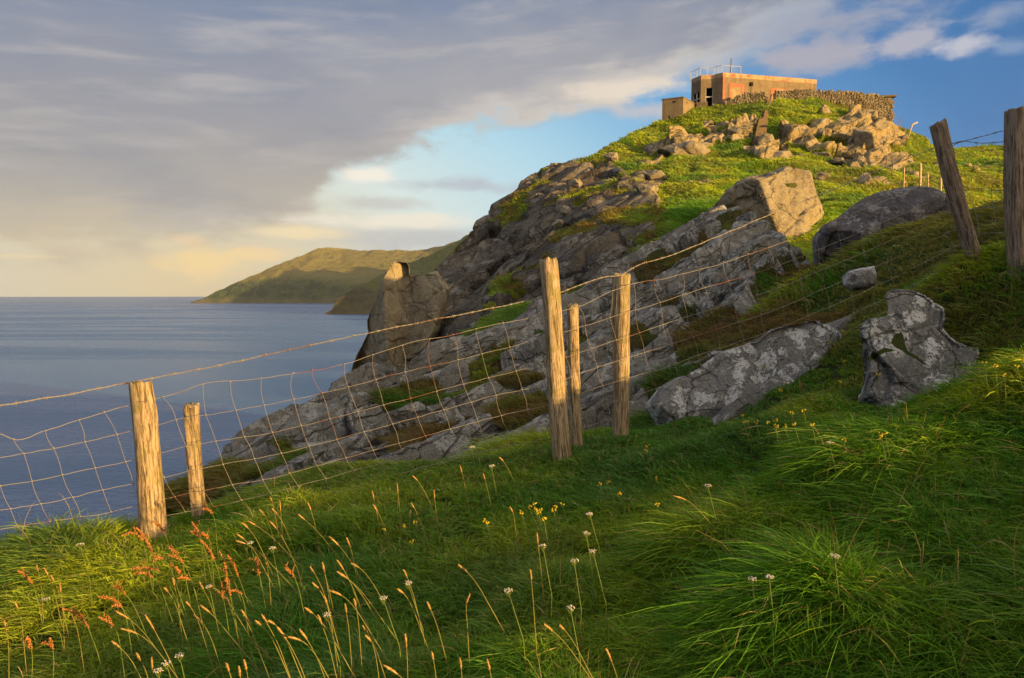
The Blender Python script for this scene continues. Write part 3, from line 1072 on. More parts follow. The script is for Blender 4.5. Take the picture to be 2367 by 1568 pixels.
# ------------------------------------------------------------------ rocks with their own outline
def outline_rock(name, poly, D, thick, mat, label, cat='rock', planes=(), seed=0, n=220, m=70, relief=0.12, cells=0.5, turf=None,
                 zcol=None, group=None, sink=0.0):
    """star-shaped outline (picture points) at depth D; bulges towards and away from the viewer by 'thick' metres.
    planes: (a, gu, gv) limits of the front bulge in units of thick over u,v in -1..1"""
    poly = np.array(poly, float)
    cx, cy = (poly.min(0) + poly.max(0)) / 2
    hw, hh = (poly.max(0) - poly.min(0)) / 2
    ang = np.linspace(0, 2 * math.pi, n, endpoint=False)
    rad = np.zeros(n)
    k = len(poly)
    for i, a in enumerate(ang):
        dx, dy = math.cos(a), math.sin(a)
        best = 0
        for j in range(k):
            x0, y0 = poly[j] - (cx, cy)
            x1, y1 = poly[(j + 1) % k] - (cx, cy)
            den = dx * (y1 - y0) - dy * (x1 - x0)
            if abs(den) < 1e-9:
                continue
            t = (x0 * (y1 - y0) - y0 * (x1 - x0)) / den
            u = (x0 * dy - y0 * dx) / den
            if t > 0 and -1e-6 <= u <= 1 + 1e-6:
                best = max(best, t)
        rad[i] = best
    rad = (np.roll(rad, 1) + 6 * rad + np.roll(rad, -1)) / 8
    sf = np.sin(np.linspace(0, 1, m) * math.pi / 2)
    sb = sf[::-1][1:][::3]
    rows = []
    for side, ss in ((1, sf), (-1, sb)):
        for s in ss:
            X = cx + np.cos(ang) * rad * s
            Y = cy + np.sin(ang) * rad * s
            b = np.full(n, math.sqrt(max(0, 1 - s ** 5.0)))
            if side > 0:
                for a, gu, gv in planes:
                    b = np.minimum(b, a + gu * (X - cx) / hw + gv * (Y - cy) / hh)
                dd = D - thick * b
            else:
                dd = D + thick * 1.2 * b
            rows.append(P(X, Y, dd) * 1.0)
    G = np.array(rows)
    nr = len(G)
    p = G.reshape(-1, 3)
    du = np.roll(G, -1, 1) - np.roll(G, 1, 1)
    dv = np.gradient(G, axis=0)
    N = np.cross(du, dv)
    cen = P(cx, cy, D + thick * 0.1)
    N /= np.linalg.norm(N, axis=2)[..., None] + 1e-9
    N[(N * (G - cen)).sum(2) < 0] *= -1
    N[0] = (G[0] - cen) / np.linalg.norm(G[0] - cen, axis=1)[:, None]
    N[0] = N[0].mean(0) / np.linalg.norm(N[0].mean(0))
    N = N.reshape(-1, 3)
    size = cells
    h1, k1 = blocky(p, size, seed + 300, (9.3, 12, 5), 1.6, 0.5)
    h2, k2 = blocky(p, size * 0.35, seed + 310, (9.3, 12, 5), 1.8, 0.5)
    disp = relief * (h1 / size * 0.9 + h2 / size * 0.6 * 1.2 + 0.5 * fbm(p, 0.8 / size, 4, seed + 320)) - relief * 0.25 * (1 - k1)
    gm = np.zeros(len(p))
    if turf:
        x, y, d = V(p)
        gm = mask_polys(x, y, turf, 5, p, size * 0.5, seed + 330).astype(float)
    v = p + N * disp[:, None]
    v[:, 2] -= sink
    i = np.arange(nr * n).reshape(nr, n)
    j = np.roll(i, -1, 1)
    f = np.stack([i[:-1], j[:-1], j[1:], i[1:]], -1).reshape(-1, 4)
    o = mesh_np(name, v, f, mat, attrs={'gm': gm})
    tag(o, label, cat, group)
    return o


outline_rock('rock_stack', [c4(*q) for q in [(70, 830), (110, 720), (150, 640), (145, 560), (200, 420), (235, 290), (322, 150), (410, 148),
             (434, 180), (436, 232), (445, 330), (470, 450), (450, 560), (470, 720), (440, 900), (200, 1000), (60, 1000), (40, 900)]],
             30.5, 1.5, M_BOULDER, 'tall standing rock pinnacle with a sunlit tip above the sea', 'rock pinnacle',
             planes=[(0.45, 1.3, 0.1), (0.6, -0.9, 0.3)], seed=3, relief=0.10, cells=1.4)
outline_rock('cliff_rock', [c4(*q) for q in [(330, 300), (425, 236), (540, 228), (630, 212), (720, 330), (690, 480), (640, 640), (560, 800), (400, 860), (300, 700), (300, 420)]],
             30.9, 1.1, M_BOULDER, 'squat brown rock face wedged between the pinnacle and the dark cliff', 'rock',
             planes=[(0.6, 0.5, 0.3)], seed=5, relief=0.14, cells=1.2)
outline_rock('boulder', [c3(*q) for q in [(150, 400), (210, 340), (290, 270), (400, 215), (545, 185), (650, 150), (700, 165), (790, 190),
             (835, 340), (895, 460), (860, 540), (760, 640), (570, 690), (400, 640), (280, 560), (150, 460)]],
             24.6, 1.9, M_BOULDER, 'big wedge-shaped boulder with a brightly sunlit right face below the hill', 'boulder',
             planes=[(0.74, 0.85, -0.05), (0.74, -0.55, 0.30)], seed=9, relief=0.17, cells=0.85, turf=[[c3(*q) for q in [(620, 250), (700, 255), (740, 275), (690, 285), (630, 270)]]])
outline_rock('rock_dome', [c3(*q) for q in [(860, 640), (920, 560), (1000, 485), (1120, 400), (1250, 335), (1400, 300), (1540, 290), (1660, 315),
             (1780, 380), (1815, 460), (1810, 560), (1790, 760), (1600, 800), (1300, 840), (1000, 880), (850, 860), (840, 740)]],
             12.3, 1.1, M_DOME, 'low dark rounded rock dome in shade left of the leaning post', 'rock',
             planes=[(0.95, 0.3, 1.0), (0.75, -0.35, 0.15), (1.05, 0.5, -0.2)], seed=13, relief=0.10, cells=1.0)
outline_rock('flat_rock', [c3(*q) for q in [(1040, 910), (1080, 870), (1180, 835), (1260, 820), (1275, 900), (1265, 960), (1200, 985), (1100, 990), (1040, 960)]],
             6.9, 0.2, M_NEARROCK, 'small pale flat rock lying in the grass behind the wire netting', 'rock', seed=17, relief=0.04, cells=0.3)
NB_TURF = [[c3(*q) for q in [(1380, 1290), (1440, 1270), (1460, 1340), (1480, 1420), (1560, 1480), (1620, 1530), (1560, 1510), (1440, 1420), (1400, 1400), (1350, 1350)]],
           [c3(*q) for q in [(1200, 1470), (1300, 1400), (1400, 1410), (1300, 1440), (1220, 1500)]]]
outline_rock('lichen_boulder', [c3(*q) for q in [(1180, 1260), (1215, 1215), (1340, 1180), (1350, 1110), (1325, 1040), (1340, 1000), (1420, 982), (1500, 985), (1600, 1010),
             (1690, 1060), (1760, 1110), (1770, 1180), (1730, 1240), (1800, 1310), (1900, 1370), (1975, 1385), (1985, 1440), (1980, 1500), (2120, 1560),
             (2150, 1700), (1900, 1860), (1500, 1930), (1220, 1900), (1150, 1760), (1180, 1620), (1200, 1530), (1190, 1470), (1200, 1380)]],
             4.32, 0.24, M_NEARROCK, 'large white-lichened grey boulder half sunk in the grass on the right', 'boulder',
             planes=[(0.55, 0.1, 0.55), (0.9, -0.4, 0.2)], seed=21, relief=0.045, cells=0.42, turf=NB_TURF, n=320, m=110)
outline_rock('low_slab', [c3(*q) for q in [(-330, 1800), (-250, 1690), (0, 1540), (150, 1470), (350, 1370), (430, 1330), (560, 1260), (750, 1235), (930, 1215),
             (990, 1250), (985, 1330), (860, 1480), (700, 1660), (450, 1840), (100, 2000), (-200, 2020)]],
             5.75, 0.34, M_NEARROCK, 'long low grey rock slab lying along the foot of the wire netting', 'rock',
             planes=[(0.45, 0.05, 0.75), (0.7, -0.15, 0.1)], seed=25, relief=0.07, cells=0.6, n=320)


# convex faceted boulders on the hill
def facet_rock(name, box, mat, label, seed, conv=c1, group=None, dd=0.0, rot=0.0, depth=None):
    x0, y0, x1, y1 = box
    (xa, ya), (xb, yb) = conv(x0, y0), conv(x1, y1)
    cx, cy = (xa + xb) / 2, (ya + yb) / 2
    D = (depth or hill_depth(cx, min(yb, cy + (yb - ya) * 0.3))) + dd
    w = (xb - xa) / F * D / 2
    h = (yb - ya) / F * D / 2
    rs = np.random.RandomState(seed)
    nu, nv = 72, 44
    u = np.linspace(0, 2 * math.pi, nu, endpoint=False)
    v = np.linspace(0.0, math.pi, nv)
    U, W = np.meshgrid(u, v)
    d = np.stack([np.cos(U) * np.sin(W), np.sin(U) * np.sin(W), np.cos(W)], -1).reshape(-1, 3)
    r = np.full(len(d), 1.35)
    nrm = rs.normal(size=(8, 3))
    nrm = np.vstack([nrm, [[0.8, -0.5, 0.25], [-0.6, -0.6, 0.5], [0.0, -0.4, 0.9]]])
    nrm /= np.linalg.norm(nrm, axis=1)[:, None]
    dist = rs.uniform(0.62, 0.95, len(nrm))
    for k in range(len(nrm)):
        c = d @ nrm[k]
        r = np.where(c > 0.05, np.minimum(r, dist[k] / np.maximum(c, 0.05)), r)
    q = d * r[:, None]
    q /= np.abs(q).max(0)
    a = rot or rs.uniform(-0.5, 0.1)
    q = q * np.array([w, max(w, h) * 0.85, h])
    cen = P(cx, cy, D + 0.35 * w)
    p = q + cen
    h1, k1 = blocky(p, max(w, h) * 0.45, seed + 400, (9.3, 12, 5), 1.8, 0.5)
    disp = 0.10 * h1 - (1 - k1) * 0.03 * w + 0.035 * max(w, h) * fbm(p, 2.2 / max(w, h), 4, seed)
    p = p + d * disp[:, None]
    i = np.arange(nu * nv).reshape(nv, nu)
    j = np.roll(i, -1, 1)
    f = np.stack([i[:-1], j[:-1], j[1:], i[1:]], -1).reshape(-1, 4)
    o = mesh_np(name, p, f, mat, attrs={'gm': np.zeros(len(p))})
    tag(o, label, 'rock', group)
    return o


HB = [((130, 755, 640, 985), 'broad sunlit slab of rock below the small concrete hut'),
      ((740, 640, 985, 800), 'rounded rock just left of the concrete steps'),
      ((970, 710, 1172, 895), 'leaning boulder at the foot of the concrete steps'),
      ((1030, 860, 1285, 985), 'low split boulder on the grass below the steps'),
      ((1370, 795, 1600, 885), 'small tilted rock left of the tall crag'),
      ((1460, 885, 1650, 965), 'flat stone at the foot of the tall crag'),
      ((1780, 635, 2010, 1010), 'tall pale crag right of the dark gully'),
      ((1590, 925, 1785, 1012), 'dark shadowed rock at the mouth of the gully'),
      ((1850, 1058, 2008, 1200), 'squat boulder on the grass below the crags'),
      ((1485, 1045, 1640, 1155), 'small pointed stone standing in the grass'),
      ((0, 1030, 250, 1150), 'sunlit ledge of rock at the edge of the shaded cliff')]
for k, (b, l) in enumerate(HB):
    facet_rock('rock', b, M_BOULDER, l, 500 + k)
HB2 = [((1215, 150, 1348, 255), 'square block of rock on the left skyline of the hill'),
       ((1460, 400, 1665, 560), 'sunlit broken rock where the grass bench meets the cliff'),
       ((765, 235, 855, 272), 'small sunlit stone on the brow of the dark cliff'),
       ((790, 690, 905, 775), 'tan block of rock halfway down the dark cliff'),
       ((860, 580, 965, 690), 'brownish block sitting above the tan block on the cliff'),
       ((930, 330, 1060, 490), 'mossy upright block high on the dark cliff')]
for k, (b, l) in enumerate(HB2):
    facet_rock('rock', b, M_BOULDER, l, 600 + k, c2)
facet_rock('rock', (110, 850, 385, 1010), M_SLAB, 'pointed pale rock at the top edge of the slabs beneath the pinnacle', 700, c4, depth=13.6)


# ------------------------------------------------------------------ sea and far headlands
SEA_Z = -55.0


def sea_mat():
    m, g = new_mat('sea_water')
    pos = g.node('ShaderNodeNewGeometry').outputs['Position']
    mp = g.node('ShaderNodeMapping')
    mp.inputs['Scale'].default_value = (0.45, 1.0, 1.0)
    mp.inputs['Rotation'].default_value = (0, 0, 0.12)
    g.put(mp.inputs[0], pos)
    w = mp.outputs[0]
    a = g.noise(w, 0.55, 6, 0.62, 0.5)
    b = g.noise(w, 0.075, 6, 0.6, 0.4)
    c = g.noise(w, 0.008, 5, 0.6, 0.5)
    a2 = g.noise(w, 1.7, 3, 0.6, 0.3)
    h = g.m('ADD', g.m('ADD', g.m('MULTIPLY', a, 2.6), g.m('MULTIPLY', a2, 0.7)), g.m('ADD', g.m('MULTIPLY', b, 2.4), g.m('MULTIPLY', c, 5.0)))
    bn = g.node('ShaderNodeBump')
    bn.inputs['Strength'].default_value = 0.9
    bn.inputs['Distance'].default_value = 1.0
    g.put(bn.inputs['Height'], h)
    streak = g.node('ShaderNodeMapping')
    streak.inputs['Scale'].default_value = (0.0012, 0.0075, 1.0)
    g.put(streak.inputs[0], pos)
    sn = g.noise(streak.outputs[0], 1.0, 6, 0.6, 0.6)
    p = g.node('ShaderNodeBsdfPrincipled')
    g.put(p.inputs['Base Color'], g.mix(g.smooth(sn, 0.35, 0.65), (0.030, 0.12, 0.32), (0.085, 0.16, 0.29)))
    g.put(p.inputs['Roughness'], g.m('ADD', 0.18, g.m('MULTIPLY', g.smooth(sn, 0.4, 0.62), 0.2)))
    p.inputs['IOR'].default_value = 1.33
    g.t.links.new(bn.outputs[0], p.inputs['Normal'])
    o = g.node('ShaderNodeOutputMaterial')
    g.t.links.new(p.outputs[0], o.inputs[0])
    return m


def build_sea():
    # fan of rings so that the waves can be real near the cliff
    rr = np.concatenate([[5, 40], np.geomspace(60, 45000, 260)])
    aa = np.linspace(-math.pi, math.pi, 241)
    Rg, A = np.meshgrid(rr, aa, indexing='ij')
    X = Rg * np.sin(A)
    Y = Rg * np.cos(A)
    p = np.stack([X.ravel(), Y.ravel(), np.full(X.size, SEA_Z)], 1)
    i = np.arange(X.size).reshape(X.shape)
    f = np.stack([i[:-1, :-1], i[1:, :-1], i[1:, 1:], i[:-1, 1:]], -1).reshape(-1, 4)
    o = mesh_np('sea', p, f, sea_mat())
    tag(o, 'calm blue grey sea', None, None, 'structure')


build_sea()


def headland_mat(name, low, high, wood, rock, sc):
    m, g = new_mat(name)
    pos = g.node('ShaderNodeNewGeometry').outputs['Position']
    n = g.noise(pos, 0.004 * sc, 6, 0.6, 0.4)
    n2 = g.noise(pos, 0.02 * sc, 6, 0.65)
    sep = g.node('ShaderNodeSeparateXYZ')
    g.put(sep.inputs[0], pos)
    hgt = g.m('SUBTRACT', sep.outputs[2], SEA_Z)
    hh = g.m('ADD', g.m('DIVIDE', hgt, 380.0 / sc), g.m('MULTIPLY', g.m('SUBTRACT', n, 0.5), 0.5))
    col = g.mix(g.smooth(hh, 0.30, 0.62), low, high)  # sunny top over shaded foot, painted by height
    # dark woodland belt, partly painted shade, rocks near the water
    wmask = g.m('MULTIPLY', g.smooth(n2, 0.44, 0.56), g.m('MULTIPLY', g.smooth(hh, 0.05, 0.18), g.smooth(hh, 0.46, 0.36)))
    col = g.mix(g.m('MULTIPLY', wmask, 0.85), col, wood)
    col = g.mix(g.m('MULTIPLY', g.smooth(n2, 0.5, 0.62), g.smooth(hh, 0.5, 0.7)), col, tuple(0.75 * c for c in high))
    rk = g.m('MULTIPLY', g.smooth(hh, 0.14, 0.0), g.smooth(n2, 0.35, 0.6))
    col = g.mix(g.m('MULTIPLY', rk, 0.8), col, rock)
    finish(g, col, 1.0, g.m('ADD', n2, g.noise(pos, 0.08 * sc, 5, 0.6)), 0.9, 20.0 / sc, 0.05)
    return m


def build_headland(name, top, ywat, d_wat, pts, mat, label, amp, seed):
    x0, x1 = top[0][0], top[-1][0]
    xs = np.linspace(x0, x1, 340)
    yt = np.interp(xs, [p[0] for p in top], [p[1] for p in top])
    ptsd = [(x, ywat, d_wat) for x in np.linspace(x0, x1, 7)] + pts
    bot = [(x0, ywat), (x1, ywat)]
    G, rb, ns = sheet(xs, bot, [(p[0], min(p[1], ywat - 0.4)) for p in top], ptsd, 150, [(amp * 4, amp), (amp * 12, amp * 5), (amp * 25, amp * 30)], [(amp * 0.3, amp * 2)])
    N = blur(grid_normals(G), 4)
    p = G.reshape(-1, 3)
    fall = p @ np.array([0.94, -0.2, 0])
    q = np.stack([fall, p[:, 1] * 0.35, p[:, 2] * 0.5], 1)
    gully = -np.abs(fbm(q, 0.004 * 14 / amp, 4, seed)) + 0.5 * fbm(p, 0.012 * 14 / amp, 4, seed + 5)
    hgt = np.clip((p[:, 2] - SEA_Z) / 60.0, 0, 1)
    v = p + N.reshape(-1, 3) * (gully * amp * 1.3 * hgt)[:, None]
    o = mesh_np(name, v, grid_faces(*G.shape[:2]), mat)
    tag(o, label, None, None, 'structure')


FAR_TOP = [(440, 699), (470, 688), (520, 662), (560, 646), (600, 628), (650, 609), (700, 590), (735, 573), (765, 571), (800, 575),
           (860, 578), (900, 577), (980, 575), (1030, 566), (1060, 555), (1100, 532), (1180, 500), (1300, 470)]
build_headland('far_headland', FAR_TOP, 700.5, 4950,
               [(600, 660, 5000), (700, 640, 5050), (735, 574, 5700), (800, 576, 5900), (980, 576, 6000), (1100, 535, 5800), (1300, 472, 5800), (600, 630, 5250), (800, 640, 5100),
                (1000, 640, 5150), (1200, 620, 5000), (1000, 600, 5500), (480, 690, 5000)],
               headland_mat('far_headland', (0.075, 0.105, 0.035), (0.20, 0.175, 0.055), (0.030, 0.05, 0.03), (0.19, 0.14, 0.09), 1.0),
               'long green headland across the sea', 14.0, 801)
NEAR_TOP = [(752, 724), (768, 716), (776, 694), (800, 677), (830, 662), (860, 646), (900, 625), (950, 604), (1000, 586), (1040, 566), (1100, 534), (1200, 505)]
build_headland('middle_headland', NEAR_TOP, 726.0, 2020,
               [(800, 690, 2040), (850, 652, 2120), (950, 610, 2300), (1100, 540, 2500), (1200, 510, 2500), (900, 680, 2080), (1000, 650, 2150), (1150, 640, 2150)],
               headland_mat('middle_headland', (0.10, 0.095, 0.045), (0.11, 0.13, 0.045), (0.06, 0.05, 0.04), (0.15, 0.11, 0.08), 2.2),
               'nearer brown headland running down to the water', 7.0, 811)


def build_shade_ridges():  # unseen ridges, added to cast shade on both headlands
    ps = np.linspace(1250, 4850, 120)
    qs = np.linspace(-2700, -200, 90)
    Pg, Qg = np.meshgrid(ps, qs, indexing='ij')
    X = 0.588 * Pg + 0.809 * Qg
    Y = 0.809 * Pg - 0.588 * Qg
    h = np.interp(Pg, [2400, 2700, 3230, 3700, 4290, 4800], [0, 300, 530, 500, 350, 0]) * np.exp(-((Qg + 1800) / 330) ** 2)
    h = h + np.interp(Pg, [1230, 1300, 1450, 1700, 2000, 2400], [0, 130, 270, 370, 430, 0]) * np.exp(-((Qg + 620) / 170) ** 2)
    q = np.stack([X.ravel(), Y.ravel(), 0 * X.ravel()], 1)
    h = h * (1 + 0.12 * fbm(q, 0.004, 3, 880).reshape(h.shape))
    Z = SEA_Z - 3 + h * 1.12
    o = mesh_np('shade_ridge', np.stack([X, Y, Z], -1).reshape(-1, 3), grid_faces(*X.shape), bpy.data.materials['far_headland'])
    tag(o, 'unseen ridges added to shade the headlands', None, None, 'structure')


build_shade_ridges()


# ------------------------------------------------------------------ lookout building on the hill
def wall_mat(name, base, stain, red=None, nsc=1.2):
    m, g = new_mat(name)
    pos = g.node('ShaderNodeTexCoord').outputs['Object']
    n = g.noise(pos, nsc, 6, 0.65, 0.4)
    mp = g.node('ShaderNodeMapping')
    mp.inputs['Scale'].default_value = (3.0, 3.0, 0.45)
    g.put(mp.inputs[0], pos)
    n2 = g.noise(mp.outputs[0], 1.2, 5, 0.6)
    n3 = g.noise(pos, 14, 5, 0.6)
    c = g.mix(g.smooth(n, 0.35, 0.65), base, tuple(0.72 * x for x in base))
    c = g.mix(g.m('MULTIPLY', g.smooth(n2, 0.48, 0.68), 0.6), c, stain)
    c = g.mix(g.m('MULTIPLY', g.smooth(n3, 0.4, 0.7), 0.3), c, tuple(0.5 * x for x in base))
    if red:
        c = g.mix(g.smooth(g.noise(pos, 2.5, 5, 0.65), 0.52, 0.6), c, red)
    finish(g, c, 0.95, n3, 0.6, 0.03, 0.1)
    return m


M_RENDER = wall_mat('old_render', (0.27, 0.20, 0.12), (0.13, 0.095, 0.05))
M_BAND = wall_mat('parapet_render', (0.48, 0.34, 0.19), (0.28, 0.17, 0.09), (0.42, 0.15, 0.085))
M_BRICK = wall_mat('exposed_brick', (0.50, 0.16, 0.09), (0.40, 0.20, 0.11), (0.44, 0.26, 0.15), 4.0)
M_FILL = wall_mat('blocked_window', (0.38, 0.28, 0.15), (0.28, 0.2, 0.11))
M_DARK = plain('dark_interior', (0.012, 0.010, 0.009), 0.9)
M_WHITE = plain('faded_white_paint', (0.50, 0.46, 0.38), 0.7, 12, 0.2)
M_IRON = plain('rusty_iron', (0.18, 0.11, 0.08), 0.7, 30, 0.3)
M_CONC = wall_mat('hut_concrete', (0.25, 0.19, 0.11), (0.12, 0.09, 0.05))
M_STEP = wall_mat('step_concrete', (0.20, 0.145, 0.08), (0.07, 0.055, 0.03))


def xyz(x, y, d):
    return P(float(x), float(y), float(d))


def build_lookout():
    # plan corners from the photograph: facet corners and the long wall running away to the right
    dB = 68.0
    c0 = xyz(*c1(437, 460), 68.9)       # left end
    c1_ = xyz(*c1(517, 470), 67.6)
    c2_ = xyz(*c1(635, 487), 67.4)
    c3_ = xyz(*c1(702, 487), dB - 1.2)
    # the right end of the long wall from its height: the same roof height seen farther off
    top = xyz(*c1(702, 215), dB - 1.2)[2]
    dist = None
    for d in np.arange(60, 110, 0.05):
        if xyz(*c1(1503, 305), d)[2] >= top - 0.35:
            dist = d
            break
    c4_ = xyz(*c1(1503, 480), dist or 80)
    zb = min(c0[2], c3_[2]) - 0.6
    A = [np.array(p[:2]) for p in (c0, c1_, c2_, c3_, c4_)]
    nrm = np.array([-(A[4] - A[3])[1], (A[4] - A[3])[0]])
    nrm /= np.linalg.norm(nrm)
    back4 = A[4] + np.array([0.5, 4.0])
    back0 = A[0] + np.array([2.6, 5.0])
    plan = A + [back4, back0]
    cx, cy = A[3]
    root = empty('lookout_building', (float(cx), float(cy), float(zb)))
    tag(root, 'derelict flat-roofed lookout building with brick-edged blocked windows on top of the hill', 'building')
    L = [tuple(p - A[3]) for p in plan]
    H = top - zb
    # walls as panels so that the two openings are real
    T = 0.25

    def panel(mb, a, b, z0, z1, t=T, out=0.0):
        a = np.array(a, float)
        b = np.array(b, float)
        d = b - a
        n = np.array([d[1], -d[0]]) / np.linalg.norm(d)    # outward
        a = a + n * out
        mb.obox((a[0], a[1], z0), (d[0], d[1], 0), (-n[0] * t, -n[1] * t, 0), (0, 0, z1 - z0))

    def seg(i, u0, u1):
        a, b = np.array(L[i]), np.array(L[i + 1])
        return a + (b - a) * u0, a + (b - a) * u1
    band = 0.42
    zt = H - band
    mb = MB()
    # facet 0-1 with opening
    for i, (u0, u1, z0, z1) in ((0, (0.12, 0.92, 0.75, 2.15)), (1, (0.36, 0.88, 0.55, 2.45))):
        a, b = seg(i, 0, u0); panel(mb, a, b, 0, zt)
        a, b = seg(i, u1, 1); panel(mb, a, b, 0, zt)
        a, b = seg(i, u0, u1); panel(mb, a, b, 0, z0); panel(mb, a, b, z1, zt)
    panel(mb, L[2], L[3], 0, zt)
    panel(mb, L[3], L[4], 0, zt)
    panel(mb, L[4], L[5], 0, zt)
    panel(mb, L[5], L[6], 0, zt)
    panel(mb, L[6], L[0], 0, zt)
    mb.build('wall', M_RENDER, root)
    mb = MB()
    for i in range(7):
        panel(mb, L[i], L[(i + 1) % 7], zt, H, 0.3, 0.012 if i in (2, 3) else 0.006)
    mb.build('parapet', M_BAND, root)
    rf = MB().prism([tuple(np.array(p) * 0.985 + np.array([0.05, 0.15])) for p in L], zt - 0.1, H - 0.12).build('roof', M_CONC, root)
    # dark shell inside so the openings read as rooms
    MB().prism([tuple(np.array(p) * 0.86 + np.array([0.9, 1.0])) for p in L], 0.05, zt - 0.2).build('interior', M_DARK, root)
    # window frames
    for i, (u0, u1, z0, z1) in ((0, (0.12, 0.92, 0.75, 2.15)), (1, (0.36, 0.88, 0.55, 2.45))):
        mb = MB()
        a, b = seg(i, u0, u1)
        d = b - a
        n = np.array([d[1], -d[0]]) / np.linalg.norm(d)
        for u in (0.0, 0.93) if i == 1 else (0.0, 0.45, 0.90):
            s = a + d * u - n * 0.06
            mb.obox((s[0], s[1], z0), (d[0] * 0.07, d[1] * 0.07, 0), (-n[0] * .08, -n[1] * .08, 0), (0, 0, z1 - z0))
        s = a + d * 0.07 - n * 0.07
        mb.obox((s[0], s[1], z0 + (z1 - z0) * 0.52), (d[0] * 0.86, d[1] * 0.86, 0), (-n[0] * .06, -n[1] * .06, 0), (0, 0, 0.10))
        mb.build('window_frame', M_WHITE, root)
    # brick quoin, two brick surrounds with filled openings, vent, rendered sill line on the long wall
    a, b = np.array(L[3]), np.array(L[4])
    d = b - a
    LW = np.linalg.norm(d)
    d = d / LW
    n = np.array([d[1], -d[0]])

    def onwall(u0, u1, z0, z1, out, mb):
        s = a + d * u0
        mb.obox((s[0], s[1], z0), (d[0] * (u1 - u0), d[1] * (u1 - u0), 0), (n[0] * out, n[1] * out, 0), (0, 0, z1 - z0))

    def at(x, y):
        # where the view ray through crop point meets the long wall
        best = None
        px, py = c1(x, y)
        for dd in np.arange(60, 100, 0.02):
            q = xyz(px, py, dd)
            v = (q[:2] - A[3])
            s = v @ n
            if s <= 0 and best is None:
                best = (v @ d, q[2] - zb)
                break
        return best or (0, 0)
    mb = MB()
    onwall(0.02, at(722, 300)[0], 0.0, zt, 0.02, mb)
    mb.build('brick_quoin', M_BRICK, root)
    for (x0, y0, x1, y1, ix0, ix1, iy0) in ((765, 303, 884, 470, 785, 862, 332), (1120, 345, 1240, 470, 1145, 1215, 375)):
        u0, z1 = at(x0, y0)
        u1 = at(x1, y0)[0]
        w0 = at(ix0, iy0)[0]
        w1 = at(ix1, iy0)[0]
        wz = at(ix0, iy0)[1]
        z0 = 0.6
        mb = MB()
        onwall(u0, w0, z0, z1, 0.03, mb)
        onwall(w1, u1, z0, z1, 0.03, mb)
        onwall(w0, w1, wz, z1, 0.03, mb)
        # toothed brick edge
        k = 0
        zz = z0
        while zz < z1 - 0.1:
            e = 0.10 if k % 2 else 0.0
            if e:
                onwall(u0 - e, u0, zz, zz + 0.15, 0.03, mb)
                onwall(u1, u1 + e, zz, zz + 0.15, 0.03, mb)
            zz += 0.15
            k += 1
        s = mb.build('brick_surround', M_BRICK, root)
        mb = MB()
        onwall(w0, w1, z0, wz, 0.012, mb)
        mb.build('blocked_window', M_FILL, s)
    mb = MB()
    u, z = at(947, 296)
    onwall(u - 0.1, u + 0.16, z - 0.35, z, 0.15, mb)
    mb.build('vent', M_DARK, root)
    mb = MB()
    onwall(u - 0.03, u + 0.08, 0.3, z - 0.36, 0.01, mb)
    mb.build('vent_stain', plain('mossy_stain', (0.10, 0.085, 0.02)), root)  # thin strip for the stain below the vent
    # roof hatch
    u0 = at(1148, 262)[0]
    u1 = at(1216, 262)[0]
    q = a + d * u0 - n * 1.0
    MB().obox((q[0], q[1], H - 0.1), (d[0] * (u1 - u0), d[1] * (u1 - u0), 0), (-n[0] * 1.0, -n[1] * 1.0, 0), (0, 0, 0.42)).build('roof_hatch', M_BAND, root)
    # railing and mast
    rp = []
    path = [L[0], L[1], L[2], L[3], tuple(a + d * at(868, 230)[0])]
    inset = lambda p: np.array(p) - n * 0.3 + d * 0.05
    mb = MB()
    pts = [inset(p) for p in path]
    for k in range(len(pts) - 1):
        m = 3 if k in (0, 3) else 2
        for t in np.linspace(0, 1, m, endpoint=(k == len(pts) - 2)):
            q = pts[k] + (pts[k + 1] - pts[k]) * t
            mb.tube([(q[0], q[1], H - 0.15), (q[0], q[1], H + 0.78)], 0.024, 6)
    for z in (0.78,):
        mb.tube([(q[0], q[1], H + z) for q in pts], 0.022, 6)
    mb.build('railing', M_WHITE, root)
    u = at(793, 215)[0]
    q = a + d * u - n * 0.4
    hgt = (219 - 85) * .2708 / F * 68
    MB().tube([(q[0], q[1], H - 0.1), (q[0] + 0.02, q[1], H + hgt)], [0.07, 0.05], 6).build('mast', M_IRON, root)
    return zb


build_lookout()


